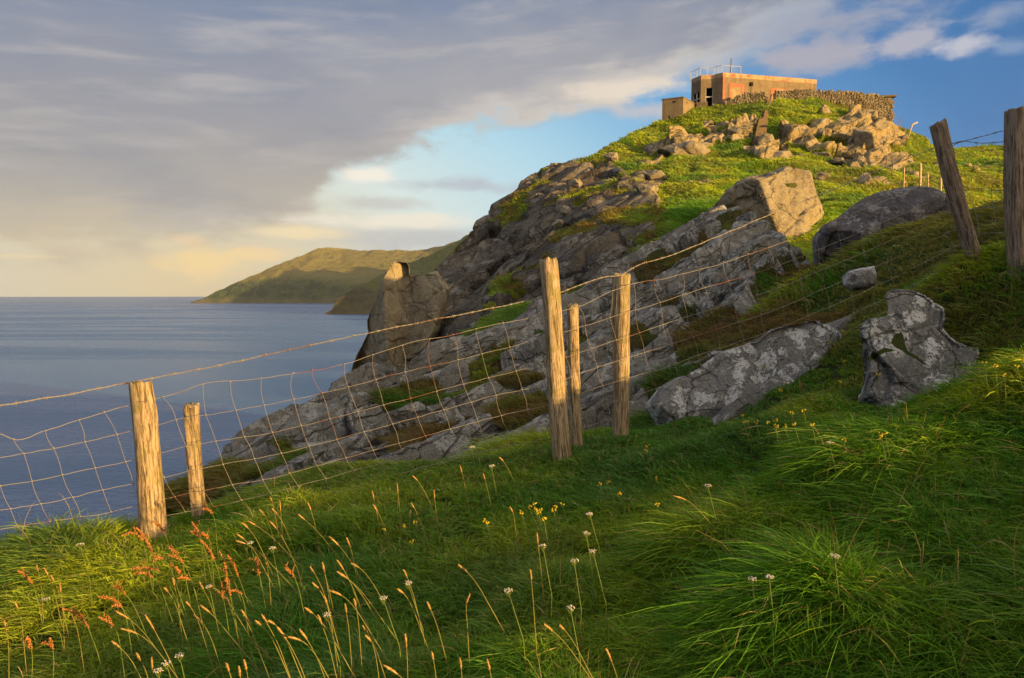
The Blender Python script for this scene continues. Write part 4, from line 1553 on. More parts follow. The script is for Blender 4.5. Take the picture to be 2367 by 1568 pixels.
def build_hut():
    d = 65.0
    a = xyz(*c1(190, 440), d + 0.8)
    b = xyz(*c1(370, 415), d)
    c = xyz(*c1(487, 440), d + 2.6)
    top = b[2]
    zb = xyz(*c1(190, 640), d)[2] - 0.5
    A = [np.array(p[:2]) for p in (a, b, c)]
    plan = [tuple(A[0] - A[1]), (0, 0), tuple(A[2] - A[1]), tuple(A[0] + A[2] - 2 * A[1])]
    root = empty('concrete_hut', (float(b[0]), float(b[1]), float(zb)))
    tag(root, 'small square concrete hut at the left end of the hilltop', 'hut')
    H = top - zb
    MB().prism(plan, 0, H - 0.12).build('wall', M_CONC, root)
    big = [tuple(np.array(p) * 1.04 + np.array([0.0, -0.04])) for p in plan]
    MB().prism(big, H - 0.12, H).build('roof', M_STEP, root)
    for (x, y), w, h in (((280, 472), .28, .16), ((407, 470), .15, .15), ((240, 600), .15, .25)):
        px, py = c1(x, y)
        i = 0 if x < 370 else 1
        p0, p1 = np.array(plan[i]), np.array(plan[i + 1])
        dd = (p1 - p0) / np.linalg.norm(p1 - p0)
        nn = np.array([dd[1], -dd[0]])
        q = xyz(px, py, d + 0.5)
        u = (q[:2] - A[1] - p0) @ dd
        s = p0 + dd * u
        MB().obox((s[0], s[1], q[2] - zb), (dd[0] * w, dd[1] * w, 0), (nn[0] * .012, nn[1] * .012, 0), (0, 0, h)).build('opening', M_DARK, root)
    # low wall between hut and lookout
    p0 = xyz(*c1(480, 470), 67.0)
    p1 = xyz(*c1(575, 465), 66.6)
    t = MB()
    dx = (p1 - p0)[:2]
    t.obox((0, 0, -1.2), (dx[0], dx[1], 0), (0.1, 0.35, 0), (0, 0, 1.25))
    o = t.build('garden_wall', M_CONC, bevel=0.05)
    o.location = [float(v) for v in p0]
    tag(o, 'stub of rough concrete wall between the hut and the lookout', 'wall')


build_hut()


def stone_wall(name, tops, bots, depths, thick, label, seed, size=0.21):
    """drystone wall built of separate irregular stones; one mesh for its stone face plus a core"""
    rs = np.random.RandomState(seed)
    xs = np.array([p[0] for p in tops])
    X0, X1 = xs[0], xs[-1]
    ty = lambda x: np.interp(x, [p[0] for p in tops], [p[1] for p in tops])
    by = lambda x: np.interp(x, [p[0] for p in bots], [p[1] for p in bots])
    dd = lambda x: np.interp(x, [p[0] for p in depths], [p[1] for p in depths])
    base = P(X0, by(X0), dd(X0))
    root = empty(name, tuple(map(float, base)))
    tag(root, label, 'stone wall')
    # core
    n = 40
    xx = np.linspace(X0, X1, n)
    vs, fs = [], []
    for i, x in enumerate(xx):
        t = P(x, ty(x) + 2.0, dd(x))
        b = P(x, by(x) + 6, dd(x))
        k = np.array([0.0, thick, 0.0])
        for q in (b, t, t + k, b + k):
            vs.append(q - base)
    for i in range(n - 1):
        for k in range(4):
            a, b = i * 4 + k, i * 4 + (k + 1) % 4
            fs.append([a, b, b + 4, a + 4])
    fs += [[0, 1, 2, 3], [(n - 1) * 4 + k for k in (3, 2, 1, 0)]]
    mesh_np('core', vs, fs, plain('wall_core', (0.26, 0.215, 0.14)), root, False)
    # stones
    sph = []
    V0 = []
    for a in range(5):
        for b in range(6):
            th = math.pi * (a + 0.5) / 5
            ph = 2 * math.pi * b / 6
            V0.append((math.sin(th) * math.cos(ph), math.sin(th) * math.sin(ph), math.cos(th)))
    V0 = np.array(V0)
    F0 = [[a * 6 + b, a * 6 + (b + 1) % 6, (a + 1) * 6 + (b + 1) % 6, (a + 1) * 6 + b] for a in range(4) for b in range(6)]
    F0 += [[5, 4, 3, 2, 1, 0], [24, 25, 26, 27, 28, 29]]
    mb = MB()
    for layer in range(50):
        x = X0 + rs.uniform(0, 1.5) * size
        lift = 0.0
        any_ = False
        while x < X1:
            D = dd(x)
            sz = size * rs.uniform(0.6, 1.6)
            stepv = sz / D * F
            hv0 = size * 0.62 / D * F
            y = by(x) + 3 - layer * hv0 + rs.uniform(-.3, .3) * hv0
            if y > ty(x) - 1 + rs.uniform(0, 1.5):
                any_ = True
                hz = size * rs.uniform(0.6, 1.1)
                topm = y - hv0 * 1.5 < ty(x)
                c = P(x + stepv / 2, y - hv0 / 2, D) - base
                v = V0 * np.array([sz * 0.62, 0.13 + 0.05 * rs.rand(), hz * 0.60]) * rs.uniform(0.82, 1.18, (len(V0), 1))
                if topm:
                    v *= rs.uniform(0.85, 1.25)
                ang = rs.uniform(-0.4, 0.4)
                v = np.stack([v[:, 0] * math.cos(ang) - v[:, 2] * math.sin(ang), v[:, 1], v[:, 0] * math.sin(ang) + v[:, 2] * math.cos(ang)], 1)
                mb.add(v + c + np.array([0, rs.uniform(-0.06, 0.03), 0]), F0)
            x += stepv
        if not any_:
            break
    mb.build('stone_face', M_BOULDER, root)


stone_wall('drystone_wall', [c1(715, 460), c1(780, 440), c1(830, 408), c1(900, 390), c1(1000, 396), c1(1075, 384)],
           [c1(715, 476), c1(1075, 474)], [c1(715, 66), c1(1075, 66)] and [(1672, 66.3), (1771, 65.6)], 0.5,
           'short broken drystone wall in front of the blocked window', 31)
stone_wall('drystone_wall', [c1(1152, 372), c1(1300, 372), c1(1460, 362), c1(1480, 372), c1(1560, 372), c1(1700, 378), c1(1850, 384),
                             c1(1900, 396), c1(2000, 405), c1(2060, 425), c1(2150, 470)],
           [c1(1152, 450), c1(1500, 450), c1(1700, 470), c1(1850, 530), c1(1950, 570), c1(2060, 610), c1(2160, 650)],
           [(1791, 65.6), (1940, 65.4), (2064, 66.5)], 0.5,
           'long drystone wall with loose coping stones running right of the lookout', 32)


def build_end_shed():
    d = 68.5
    a = xyz(*c1(1965, 407), d + 0.2)
    b = xyz(*c1(2155, 408), d)
    zb = xyz(*c1(2150, 640), d)[2] - 0.6
    root = empty('walled_store', (float(b[0]), float(b[1]), float(zb)))
    tag(root, 'plain concrete block with a thin flat cap behind the right end of the stone wall', 'store')
    H = b[2] - zb
    u = (a - b)[:2]
    w = np.array([0.2, 2.2])
    plan = [tuple(u), (0, 0), tuple(w * 0.8), tuple(u + w * 0.8)]
    MB().prism(plan, 0, H - 0.14).build('wall', M_CONC, root)
    big = [tuple(u * 1.05 + np.array([-.1, -.2])), (0.32, -0.25), tuple(w * 0.85 + np.array([0.3, 0])), tuple(u + w * 0.85)]
    MB().prism(big, H - 0.14, H + 0.02).build('roof', M_STEP, root)


build_end_shed()


def build_steps():
    pts = [(c1(1032, 790), c1(1085, 720), 58.0), (c1(1040, 700), c1(1092, 700), 59.0), (c1(1048, 600), c1(1090, 600), 61.3), (c1(1060, 540), c1(1092, 540), 62.6), (c1(1075, 480), c1(1100, 480), 64.5),
           (c1(1090, 440), c1(1120, 440), 65.5)]
    pts = [(c1(975, 790), c1(1075, 790), 55.6), (c1(990, 700), c1(1082, 700), 57.6), (c1(1012, 605), c1(1090, 605), 60.0),
           (c1(1050, 600), c1(1092, 600), 60.2), (c1(1062, 540), c1(1096, 540), 61.6), (c1(1075, 480), c1(1102, 480), 63.2), (c1(1086, 445), c1(1118, 445), 64.6)]
    base = xyz(*pts[0][0], pts[0][2])
    root = empty('concrete_steps', tuple(map(float, base)))
    tag(root, 'steep weathered concrete steps climbing the hill to the gap in the stone wall', 'steps')
    mb = MB()
    N = 26
    for k in range(N):
        t = k / (N - 1) * (len(pts) - 1)
        i = min(int(t), len(pts) - 2)
        f = t - i
        l0, r0, d0 = pts[i]
        l1, r1, d1 = pts[i + 1]
        d = hill_depth((l0[0] + (l1[0] - l0[0]) * f + r0[0] + (r1[0] - r0[0]) * f) / 2, l0[1] + (l1[1] - l0[1]) * f) - 0.5
        l = xyz(l0[0] + (l1[0] - l0[0]) * f, l0[1] + (l1[1] - l0[1]) * f, d - 0.8) - base
        r = xyz(r0[0] + (r1[0] - r0[0]) * f, r0[1] + (r1[1] - r0[1]) * f, d - 0.8) - base
        e = r - l
        mb.obox(l - np.array([0, 0, 1.6]), (e[0], 0, 0), (0, 1.8, 0), (0, 0, 1.6 + 0.03 * (k % 2)))
    mb.build('treads', M_STEP, root, bevel=0.02)
    hd = hill_depth(*c1(1095, 520)) - 1.0
    q = [xyz(*c1(1118, 398), 64.0) - base, xyz(*c1(1128, 402), 63.8) - base, xyz(*c1(1095, 520), hd) - base]
    MB().tube([q[0], q[1], q[2]], 0.05, 6).tube([q[0], q[0] - np.array([0.2, 0, 1.5])], 0.045, 6).tube([q[2], q[2] - np.array([0, 0, 0.9])], 0.045, 6).build('handrail', M_IRON, root)


build_steps()


# ------------------------------------------------------------------ wood
def wood_mat(name, col, dark, moss, moss_amt=0.4):
    m, g = new_mat(name)
    pos = g.node('ShaderNodeTexCoord').outputs['Object']
    mp = g.node('ShaderNodeMapping')
    mp.inputs['Scale'].default_value = (1.0, 1.0, 0.07)
    g.put(mp.inputs[0], pos)
    wv = g.vm('ADD', mp.outputs[0], g.vm('MULTIPLY', g.noise(pos, 6.0, 3, 0.5, out='Color'), (0.02, 0.02, 0.0)))
    n = g.noise(wv, 75.0, 7, 0.72, 0.35)
    n2 = g.noise(wv, 160.0, 4, 0.6)
    n3 = g.noise(pos, 9.0, 5, 0.65, 0.3)
    c = g.mix(g.smooth(n, 0.42, 0.57), dark, col)
    c = g.mix(g.m('MULTIPLY', g.smooth(n2, 0.55, 0.7), 0.5), c, tuple(min(1, x * 1.35) for x in col))
    gr = g.smooth(n, 0.41, 0.36)
    c = g.mix(gr, c, (0.035, 0.022, 0.010))
    c = g.mix(g.m('MULTIPLY', g.smooth(n3, 0.48, 0.62), moss_amt), c, moss)
    finish(g, c, 0.9, g.m('ADD', g.m('MULTIPLY', n, 1.2), g.m('MULTIPLY', n2, 0.4)), 0.9, 0.012, 0.15)
    return m


M_WOOD = wood_mat('weathered_post_wood', (0.44, 0.33, 0.20), (0.15, 0.105, 0.055), (0.20, 0.175, 0.05), 0.6)
M_WOODD = wood_mat('dark_post_wood', (0.34, 0.25, 0.17), (0.13, 0.09, 0.06), (0.14, 0.115, 0.05), 0.3)


def wire_mat(name, base, rust, amt):
    m, g = new_mat(name)
    pos = g.node('ShaderNodeNewGeometry').outputs['Position']
    n = g.noise(pos, 3.0, 3, 0.6)
    c = g.mix(g.smooth(n, 0.62 - amt, 0.70 - amt), base, rust)
    finish(g, c, 0.55, None, metal=0.0, spec=0.5)
    return m


M_WIRE = wire_mat('galvanised_wire', (0.23, 0.205, 0.165), (0.20, 0.08, 0.03), 0.08)
M_BARB = wire_mat('barbed_wire', (0.22, 0.19, 0.14), (0.17, 0.10, 0.055), 0.06)

FENCE_D = ([0 - 300, 0, 365, 900, 1290, 1440, 1850, 2200, 2400], [3.0, 3.3, 3.72, 4.05, 4.35, 4.55, 5.1, 5.55, 5.9])


def fd(x):
    return float(np.interp(x, *FENCE_D))


fence = empty('wire_fence', tuple(map(float, P(365, 1205, 3.7))))
tag(fence, 'old sheep-wire fence on round wooden posts topped with barbed wire, crossing the foreground', 'fence')
FO = np.array(fence.location)


def wooden_post(name, top, bottom, wt, wb, D, mat, parent, org, seed, extra=0.25, bulge=None, knots=2, label=None, square=0.0, nseg=40, dtop=0.0):
    """round weathered post from picture points at depth D, with splits, knots and an uneven sawn top"""
    rs = np.random.RandomState(seed)
    a = P(top[0], top[1], D + dtop)
    b = P(bottom[0], bottom[1], D)
    ax = b - a
    L = np.linalg.norm(ax)
    ax /= L
    L2 = L + extra
    nr, nh = nseg, 60
    e1 = np.cross(ax, (0, 1, 0))
    e1 /= np.linalg.norm(e1)
    if e1[0] < 0:
        e1 = -e1
    e2 = np.cross(ax, e1)
    vs = []
    ra = wt / F * D / 2 * 0.93
    rb = wb / F * D / 2 * 0.93
    kn = [(rs.uniform(0, 2 * math.pi), rs.uniform(0.15, 0.9) * L, rs.uniform(0.5, 1.0)) for _ in range(knots)]
    cr = [(rs.uniform(0, 2 * math.pi), rs.uniform(0, 0.6) * L, rs.uniform(0.2, 0.5) * L, rs.uniform(0.05, 0.10)) for _ in range(9)]
    ph = rs.uniform(0, 6, 4)
    hs = np.concatenate([[0.0], np.linspace(0.004, L2, nh)])
    for j, h in enumerate(hs):
        t = h / L
        r = ra + (rb - ra) * min(t, 1)
        for i in range(nr):
            th = 2 * math.pi * i / nr
            q = r * (1 + 0.035 * math.sin(2 * th + ph[0] + h * 1.5) + 0.03 * math.sin(3 * th + ph[1] - h * 2) + 0.02 * math.sin(h * 9 + ph[2]) + 0.012 * math.sin(7 * th + ph[3]))
            if square:
                c_, s_ = abs(math.cos(th)), abs(math.sin(th))
                q = q * (1 - square) + square * r * 0.95 / max(c_, s_)
            for (ka, kh, kk) in kn:
                da = (th - ka + math.pi) % (2 * math.pi) - math.pi
                q += r * 0.13 * kk * math.exp(-(da / 0.35) ** 2 - ((h - kh) / 0.03) ** 2)
                q -= r * 0.14 * kk * math.exp(-(da / 0.14) ** 2 - ((h - kh) / 0.010) ** 2)
            for (ka, h0, hl, dp) in cr:
                da = (th - ka - 0.15 * math.sin(h * 6 + ka) + math.pi) % (2 * math.pi) - math.pi
                w = max(0, 1 - abs((h - h0 - hl / 2) / (hl / 2 + 1e-6)))
                q -= r * dp * 1.3 * math.exp(-(da / 0.06) ** 2) * min(1, w * 2.5)
            if bulge:
                ba, bh, bs = bulge
                da = (th - ba + math.pi) % (2 * math.pi) - math.pi
                q += r * bs * math.exp(-(da / 0.6) ** 2 - ((h - bh * L) / (0.07)) ** 2)
            if j == 0:
                q *= 0.93
            sway = 0.012 * math.sin(h * 3.2 + ph[2]) * (L2 > 0.5)
            jag = 0.006 * math.sin(5 * th + ph[1]) + 0.004 * math.sin(11 * th) + 0.010 * math.cos(th + ph[0]) if j <= 1 else 0
            vs.append(a + ax * (h + jag) + e1 * (math.cos(th) * q + sway) + e2 * math.sin(th) * q)
    top_c = len(vs)
    vs.append(a + ax * 0.002)
    fs = []
    m = len(hs)
    for j in range(m - 1):
        for i in range(nr):
            fs.append([j * nr + i, j * nr + (i + 1) % nr, (j + 1) * nr + (i + 1) % nr, (j + 1) * nr + i])
    for i in range(nr):
        fs.append([top_c, (i + 1) % nr, i])
    # local frame: own z axis along the post so the wood grain follows it
    from mathutils import Matrix
    M = Matrix((e1, e2, -ax)).transposed()
    V3 = (np.array(vs) - b) @ np.array(M)
    o = mesh_np(name, V3, fs, mat, None, True)
    mw = M.to_4x4()
    mw.translation = Vector(b - org)
    o.parent = parent
    o.matrix_local = mw
    if label:
        o['label'] = label
    return o


wooden_post('fence_post', (322, 886), (352, 1215), 51, 60, 3.66, M_WOOD, fence, FO, 1, bulge=(0.2, 0.22, 0.22), label='thick sunlit post at the left, in front of the sea')
wooden_post('fence_post', (444, 936), (463, 1180), 33, 31, 3.95, M_WOOD, fence, FO, 2, square=0.6, label='thin square post beside the thick left post')
wooden_post('fence_post', (1263, 603), (1302, 1040), 43, 48, 4.25, M_WOOD, fence, FO, 3, knots=4, label='tall leaning round post in the middle, tallest of the fence')
wooden_post('fence_post', (1320, 706), (1338, 1030), 29, 31, 4.55, M_WOOD, fence, FO, 4, label='slim split post tucked right behind the tall middle post')
wooden_post('fence_post', (1441, 634), (1430, 1000), 47, 38, 4.68, M_WOOD, fence, FO, 5, knots=4, label='round post with a rust stain, right of the slim post')
wooden_post('fence_post', (2166, 286), (2254, 600), 39, 37, 5.45, M_WOODD, fence, FO, 6, label='dark post leaning strongly to the left, on the right of the fence')
wooden_post('fence_post', (2354, 251), (2360, 605), 52, 50, 4.95, M_WOODD, fence, FO, 7, square=0.5, label='square brown post cut off by the right edge of the photo')


def smooth_path(pts, n):
    x = np.array([p[0] for p in pts], float)
    y = np.array([p[1] for p in pts], float)
    xs = np.linspace(x[0], x[-1], n)
    # monotone-ish cubic through the points
    m = np.gradient(y, x)
    i = np.clip(np.searchsorted(x, xs) - 1, 0, len(x) - 2)
    h = x[i + 1] - x[i]
    t = (xs - x[i]) / h
    ys = (2 * t ** 3 - 3 * t ** 2 + 1) * y[i] + (t ** 3 - 2 * t ** 2 + t) * h * m[i] + (-2 * t ** 3 + 3 * t ** 2) * y[i + 1] + (t ** 3 - t ** 2) * h * m[i + 1]
    return xs, ys


# strand positions (picture points) of the netting, top to bottom
ROWS = [
    [(-260, 1085), (-100, 1040), (0, 1003), (36, 1018), (94, 1000), (171, 975), (239, 953), (296, 939), (354, 924), (421, 905), (457, 890), (567, 880), (616, 873), (801, 841), (891, 811), (961, 790),
     (1032, 777), (1158, 747), (1245, 732), (1294, 719), (1336, 709), (1412, 674), (1459, 658), (1539, 643), (1603, 628), (1803, 563), (1910, 519), (2030, 470), (2118, 434), (2175, 408)],
    [(-260, 1110), (0, 1059), (60, 1048), (138, 1034), (206, 1020), (300, 997), (356, 985), (424, 967), (498, 957), (616, 936), (801, 896), (928, 862), (1031, 839), (1148, 810),
     (1252, 782), (1300, 769), (1429, 729), (1539, 695), (1603, 674), (1803, 612), (1920, 566), (2040, 515), (2188, 448)],
    [(-260, 1178), (0, 1124), (73, 1113), (149, 1097), (221, 1082), (314, 1063), (369, 1048), (437, 1031), (509, 1019), (616, 1003), (801, 959), (975, 914), (1155, 867),
     (1259, 842), (1400, 795), (1539, 749), (1603, 728), (1803, 664), (1930, 612), (2050, 560), (2200, 490)],
    [(-260, 1232), (0, 1180), (91, 1166), (168, 1150), (239, 1133), (314, 1118), (382, 1103), (451, 1086), (520, 1073), (616, 1056), (801, 1010), (975, 962), (1155, 912),
     (1262, 890), (1400, 843), (1539, 800), (1603, 779), (1803, 712), (1935, 655), (2060, 602), (2215, 528)],
    [(-260, 1275), (0, 1225), (120, 1205), (256, 1184), (330, 1165), (380, 1154), (457, 1137), (534, 1122), (616, 1108), (801, 1058), (975, 1010), (1155, 962), (1265, 937),
     (1400, 890), (1539, 849), (1603, 826), (1803, 757), (1940, 700), (2070, 640), (2228, 560)],
    [(330, 1200), (450, 1180), (616, 1143), (740, 1110), (873, 1073), (1070, 1020), (1180, 996), (1268, 980), (1400, 935), (1539, 892), (1603, 870), (1803, 800), (1945, 738), (2080, 675), (2238, 590)],
    [(616, 1178), (740, 1150), (873, 1110), (1070, 1056), (1180, 1030), (1270, 1013), (1400, 972), (1539, 928), (1603, 908), (1803, 838), (1950, 770), (2085, 700), (2244, 612)],
]
# rows pass in front of posts B, D and the stained post, behind the others: the netting hangs on the plane FENCE_D


def wavy(xs, ys, seed, amp=0.8):
    """small kinks like real stock wire"""
    r = np.random.RandomState(seed)
    k = np.interp(xs, np.arange(xs[0], xs[-1] + 30, 22.0), r.uniform(-amp, amp, len(np.arange(xs[0], xs[-1] + 30, 22.0))))
    return ys + k


def row_y(k, x):
    pts = ROWS[k]
    return float(np.interp(x, [p[0] for p in pts], [p[1] for p in pts]))


mb = MB()
rowxy = []
for k, pts in enumerate(ROWS):
    n = int((pts[-1][0] - pts[0][0]) / 11)
    xs, ys = smooth_path(pts, n)
    ys = wavy(xs, ys, 70 + k, 1.2)
    w = np.array([P(x, y, fd(x)) for x, y in zip(xs, ys)])
    mb.tube(w - FO, 0.0014 if k else 0.0017, 5)
# stays: they lean, kink at the top strand and are wrapped at each crossing
x = -235.0
rs = np.random.RandomState(5)
while x < 2215:
    lean = np.interp(x, [0, 350, 1200, 2100], [20, 22, 14, 8])
    pts = []
    kick = rs.uniform(-6, 30) if rs.rand() < 0.55 else rs.uniform(-12, 4)
    kick *= np.interp(x, [0, 1200, 2200], [1.0, 0.7, 0.3])
    for k in range(len(ROWS)):
        xk = x + lean * (k - 1) + (kick if k == 0 else rs.uniform(-3, 3))
        lo, hi = ROWS[k][0][0], ROWS[k][-1][0]
        if xk < lo or xk > hi:
            continue
        pts.append((xk, row_y(k, xk)))
    if len(pts) > 1:
        q = []
        for i in range(len(pts) - 1):
            (xa, ya), (xb, yb) = pts[i], pts[i + 1]
            bow = rs.uniform(-3.0, 3.0) + (4 if i == 0 else 0) * rs.choice([-1, 1])
            for t in np.linspace(0, 1, 6, endpoint=False):
                q.append((xa + (xb - xa) * t + bow * math.sin(math.pi * t), ya + (yb - ya) * t))
        q.append(pts[-1])
        w = np.array([P(a, b, fd(a) - 0.004) for a, b in q])
        mb.tube(w - FO, 0.0011, 5)
        for a, b in pts:
            c = P(a, b, fd(a) - 0.002) - FO
            mb.tube([c + np.array([-0.006, 0, -0.002]), c + np.array([0.0, -0.002, 0.001]), c + np.array([0.006, 0, 0.002])], 0.0032, 5)
    x += np.interp(x, [0, 350, 900, 1400, 2100], [72, 70, 62, 57, 46])
mb.build('wire_netting', M_WIRE, fence, True)

mb = MB()
BARB = [[(-260, 985), (0, 938), (80, 925), (160, 912), (300, 884), (420, 862), (620, 820), (850, 770), (1050, 730), (1180, 704), (1240, 691)],
        [(1225, 694), (1290, 678), (1400, 640), (1441, 634), (1462, 621), (1560, 588), (1603, 570), (1727, 519), (1803, 486), (1894, 452), (2021, 398), (2110, 362), (2178, 334)],
        [(2176, 340), (2205, 332), (2260, 318), (2330, 301), (2352, 298)], [(2180, 352), (2215, 330), (2270, 331), (2335, 327)]]
for s, pts in enumerate(BARB):
    n = max(8, int((pts[-1][0] - pts[0][0]) / 6))
    xs, ys = smooth_path(pts, n)
    ys = wavy(xs, ys, 170 + s, 1.0)
    off = 0.02 if s < 2 else 0.0
    dfun = fd if s < 2 else (lambda x: float(np.interp(x, [2176, 2352], [5.4, 4.95])))
    for ph in (0, math.pi):
        w = np.array([P(x, y, dfun(x) + off) + 0.0022 * np.array([0, math.sin(i * 1.3 + ph), math.cos(i * 1.3 + ph)]) for i, (x, y) in enumerate(zip(xs, ys))])
        mb.tube(w - FO, 0.0018, 5)
    # barbs
    L = 0.0
    prev = None
    rs = np.random.RandomState(20 + s)
    for x, y in zip(xs, ys):
        p = P(x, y, dfun(x) + off)
        if prev is not None:
            L += np.linalg.norm(p - prev)
        prev = p
        if L > 0.115:
            L = rs.uniform(-0.012, 0.012)
            c = p - FO
            for k in range(2):
                a = rs.uniform(0, math.pi)
                v = np.array([0.35 * rs.uniform(-1, 1), math.cos(a), math.sin(a)])
                v[2] += 0.6 * np.sign(v[2])
                v /= np.linalg.norm(v)
                o_ = np.array([0.006 * (k * 2 - 1), 0, 0])
                mb.tube([c + o_ - v * 0.015, c + o_, c + o_ + v * 0.015], [0.0005, 0.0018, 0.0005], 4)
            mb.tube([c + np.array([-0.011, 0, -0.003]), c + np.array([0.011, 0, 0.003])], 0.0042, 5)
mb.build('barbed_wire', M_BARB, fence, True)
# slack loops of broken netting between the two right-hand posts
mb = MB()
for pts in ([(2178, 414), (2215, 455), (2260, 436), (2335, 440)], [(2188, 455), (2225, 500), (2270, 480), (2335, 478)],
            [(2196, 495), (2240, 540), (2290, 512), (2340, 502)], [(2235, 360), (2216, 410), (2250, 470), (2262, 545)],
            [(2300, 345), (2312, 400), (2290, 450), (2300, 520)], [(2216, 560), (2270, 545), (2340, 532)]):
    t = np.linspace(0, 1, len(pts))
    tt = np.linspace(0, 1, 26)
    xs = np.interp(tt, t, [p[0] for p in pts]) + 4 * np.sin(tt * 9)
    ys = np.interp(tt, t, [p[1] for p in pts]) + 4 * np.sin(tt * 7 + 1)
    for _ in range(3):
        xs[1:-1] = (xs[:-2] + xs[1:-1] + xs[2:]) / 3
        ys[1:-1] = (ys[:-2] + ys[1:-1] + ys[2:]) / 3
    w = np.array([P(a, b, float(np.interp(a, [2176, 2352], [5.45, 4.98]))) for a, b in zip(xs, ys)])
    mb.tube(w - FO, 0.0019, 5)
mb.build('loose_wire', M_WIRE, fence, True)
# staples where wire meets post
for (x, y, d) in ((322, 884, 3.60), (330, 930, 3.58), (1441, 660, 4.6), (1333, 765, 4.5), (1330, 812, 4.5), (456, 1138, 3.9), (440, 966, 3.9), (447, 1030, 3.9)):
    c = P(x, y, d) - FO
    MB().tube([c + np.array([-0.006, 0.02, 0]), c + np.array([-0.006, -0.006, 0.004]), c + np.array([0.006, -0.006, 0.004]), c + np.array([0.006, 0.02, 0])], 0.0016, 5).build('staple', M_IRON, fence)

# ------------------------------------------------------------------ distant stock fences on the hill
def hill_fence(label, posts, mat, wires, width):
    x, y0, y1, D = posts[0][:4]
    base = P(x, y1, D)
    root = empty('hill_fence', tuple(map(float, base)))
    tag(root, label, 'fence')
    org = np.array(base)
    tops = []
    for k, (x, y0, y1, D, tx, w) in enumerate(posts):
        wooden_post('fence_post', (x + tx, y0), (x, y1), w, w, D, mat, root, org, 80 + k, extra=0.5, knots=0, nseg=10)
        tops.append((x, x + tx, y0, y1, D))
    if wires:
        mb = MB()
        for t in (0.05, 0.3, 0.5, 0.68, 0.82):
            pts = []
            for k, (x, xt, y0, y1, D) in enumerate(tops):
                pts.append(P(xt + (x - xt) * t, y0 + (y1 - y0) * t, D) - org)
            mb.tube(pts, 0.010, 4)
        mb.build('fence_wire', M_IRON, root)


M_PALE = wood_mat('pale_post_wood', (0.62, 0.47, 0.28), (0.36, 0.25, 0.13), (0.4, 0.3, 0.14), 0.2)
hill_fence('low fence of pale sunlit posts on the grass left of the leaning post',
           [(2089, 386, 434, 36, 0, 4), (2127, 378, 434, 34, 0, 6), (2145, 399, 442, 36, -1, 4), (2173, 412, 462, 31, 1, 5.5)], M_PALE, True, 4)
hill_fence('thin dark wire fence on crooked posts running below the sunlit crags',
           [(2000, 364, 402, 47, 0, 2.4), (2045, 365, 410, 44, 5, 2.6), (2062, 372, 415, 42, 2, 2.2)], M_WOODD, True, 3)
hill_fence('line of thin crooked posts going down the skyline below the stone wall',
           [(2006, 240, 262, 65, 5, 1.8), (2024, 245, 272, 65, 1, 1.8), (2038, 256, 285, 65.5, 1, 1.8), (2056, 256, 292, 66, 6, 1.8), (2077, 275, 302, 66.5, 4, 1.8), (2091, 298, 322, 67, 0, 3)], M_WOODD, True, 2)
mb = MB()
g0 = P(2095, 325, 64)
mb.tube([P(2096, 325, 64) - g0, P(2109, 288, 64) - g0, P(2121, 283, 64) - g0], [0.09, 0.08, 0.06], 8)
o = mb.build('bent_post', M_PALE, None, True)
o.location = [float(v) for v in g0]
tag(o, 'bent grey gatepost leaning out on the right skyline of the hill', 'post')


# ------------------------------------------------------------------ grass
G_GREEN = np.array([0.065, 0.165, 0.008])
G_YEL = np.array([0.205, 0.265, 0.014])
G_BLUE = np.array([0.055, 0.120, 0.030])
G_DARK = np.array([0.030, 0.075, 0.010])
G_STRAW = np.array([0.34, 0.25, 0.10])
G_BROWN = np.array([0.15, 0.085, 0.030])


def grass_color(p, rs, sc=1.0, dry=0.0, yel=0.0, jit=1.0):
    n = len(p)
    a = np.clip(1.5 * fbm(p, 1.1 * sc, 4, 401) + 0.45 + rs.normal(0, 0.28 * jit, n) + yel, 0, 1.2)[:, None]
    b = np.clip(1.4 * fbm(p, 1.6 * sc, 3, 411) + 0.35 + rs.normal(0, 0.2, n), 0, 1)[:, None]
    c = G_GREEN * (1 - a) + G_YEL * a
    c = c * (1 - 0.55 * b) + G_BLUE * 0.55 * b
    d = (fbm(p, 0.7 * sc, 3, 421) + dry + rs.normal(0, 0.25, n)) > 0.72
    e = rs.rand(n) < 0.035 * jit
    c[d] = c[d] * 0.45 + G_BROWN * 0.55
    c[e] = G_STRAW * rs.uniform(0.6, 1.1, (e.sum(), 1))
    return c * rs.uniform(1 - 0.25 * jit, 1 + 0.25 * jit, (n, 1))


